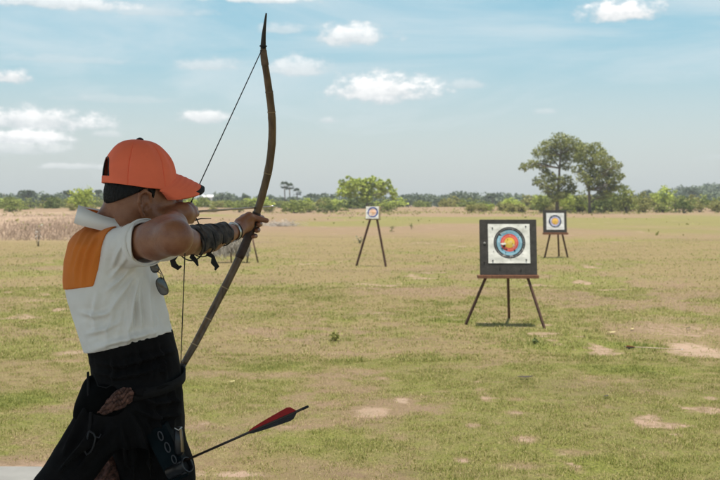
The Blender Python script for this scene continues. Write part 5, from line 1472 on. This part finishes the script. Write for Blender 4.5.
arrow('arrow', na, full, 'dark arrow with red and black vanes sticking out of the quiver at the hip', L0=.034, fl=.165, fw=.0185, rot=1.0, shaft_m=M_dshaft, cols=(M_red, M_blk, M_blk), r=.0034, tipm=M_dshaft, prof=prof)
# arrow lying on the grass
a = G(624, 348.5)+Vector((0, 0, .02)); c_ = G(684, 351)+Vector((0, 0, .015))
arrow('arrow', a, c_, 'red feathered arrow lying flat on the lawn right of the largest target', L0=.02, fl=.09, fw=.016, rot=.5, shaft_m=M_shaft, cols=(M_red, M_red, M_blk), r=.0045)
# sunglasses hanging at the front of the shirt
sg = U(158, 275, 2.88); t = thing('sunglasses', sg, 'mirrored sunglasses hanging open from the front of the white shirt', 'sunglasses')
M_lens = simple('mirror_lens', (.10, .10, .095), .12, .3, 60, metal=.6); M_frame = simple('dark_frame', (.04, .035, .03), .35)
def lens(cx, cy, w_, h_, ang, Yd):
    V = []; pts = []
    for k in range(24):
        a = 2*math.pi*k/24; sx = math.copysign(abs(math.cos(a))**.75, math.cos(a))*w_; sy = math.copysign(abs(math.sin(a))**.8, math.sin(a))*h_*(1+.1*math.cos(a))
        pts.append((cx+sx*math.cos(ang)-sy*math.sin(ang), cy+sx*math.sin(ang)+sy*math.cos(ang)))
    Pp = [U(a, b_, Yd) for a, b_ in pts]; mb = MB(); c_ = U(cx, cy, Yd-.006)
    B2 = [p+Vector((0, .003, 0)) for p in Pp]; mb.add([c_]+Pp, [(0, k+1, (k+1) % 24+1) for k in range(24)]); mb.add([c_+Vector((0, .004, 0))]+B2, [(0, (k+1) % 24+1, k+1) for k in range(24)]); mb.build('lens', M_lens, t)
    mb = MB(); mb.tube(Pp+[Pp[0]], .0013, 6, caps=False); mb.build('rim', M_frame, t)
lens(154.5, 267.5, 3.9, 5.2, -.35, 2.865); lens(162, 286.5, 5.0, 9.0, -.38, 2.875)
mb = MB(); mb.tube([U(157, 271, 2.865), U(161, 274, 2.862), U(161, 279, 2.87)], .0013, 6); mb.build('bridge', M_frame, t)
for (a, c_) in (((158.5, 267), (165.5, 283)), ((152, 262), (156, 250))):
    mb = MB(); mb.tube([U(a[0], a[1], 2.88), U((a[0]+c_[0])/2+.6, (a[1]+c_[1])/2, 2.885), U(c_[0], c_[1], 2.885)], (.0022, .001), 6); mb.build('temple', M_frame, t)

# ------------------------------------------------------------------ humid air
hz = MB(); hz.box((0, 280, 34.0), 1500, 900, 72.0); hm = bpy.data.materials.new('haze'); hm.use_nodes = True
N = hm.node_tree.nodes; L = hm.node_tree.links; N.clear(); ho = N.new('ShaderNodeOutputMaterial'); pv = N.new('ShaderNodeVolumePrincipled')
pv.inputs['Color'].default_value = (.80, .88, .95, 1); pv.inputs['Density'].default_value = .00042; L.new(pv.outputs[0], ho.inputs['Volume'])
tag(hz.build('haze', hm, smooth=False), 'pale humid air over the field', 'haze', kind='stuff')
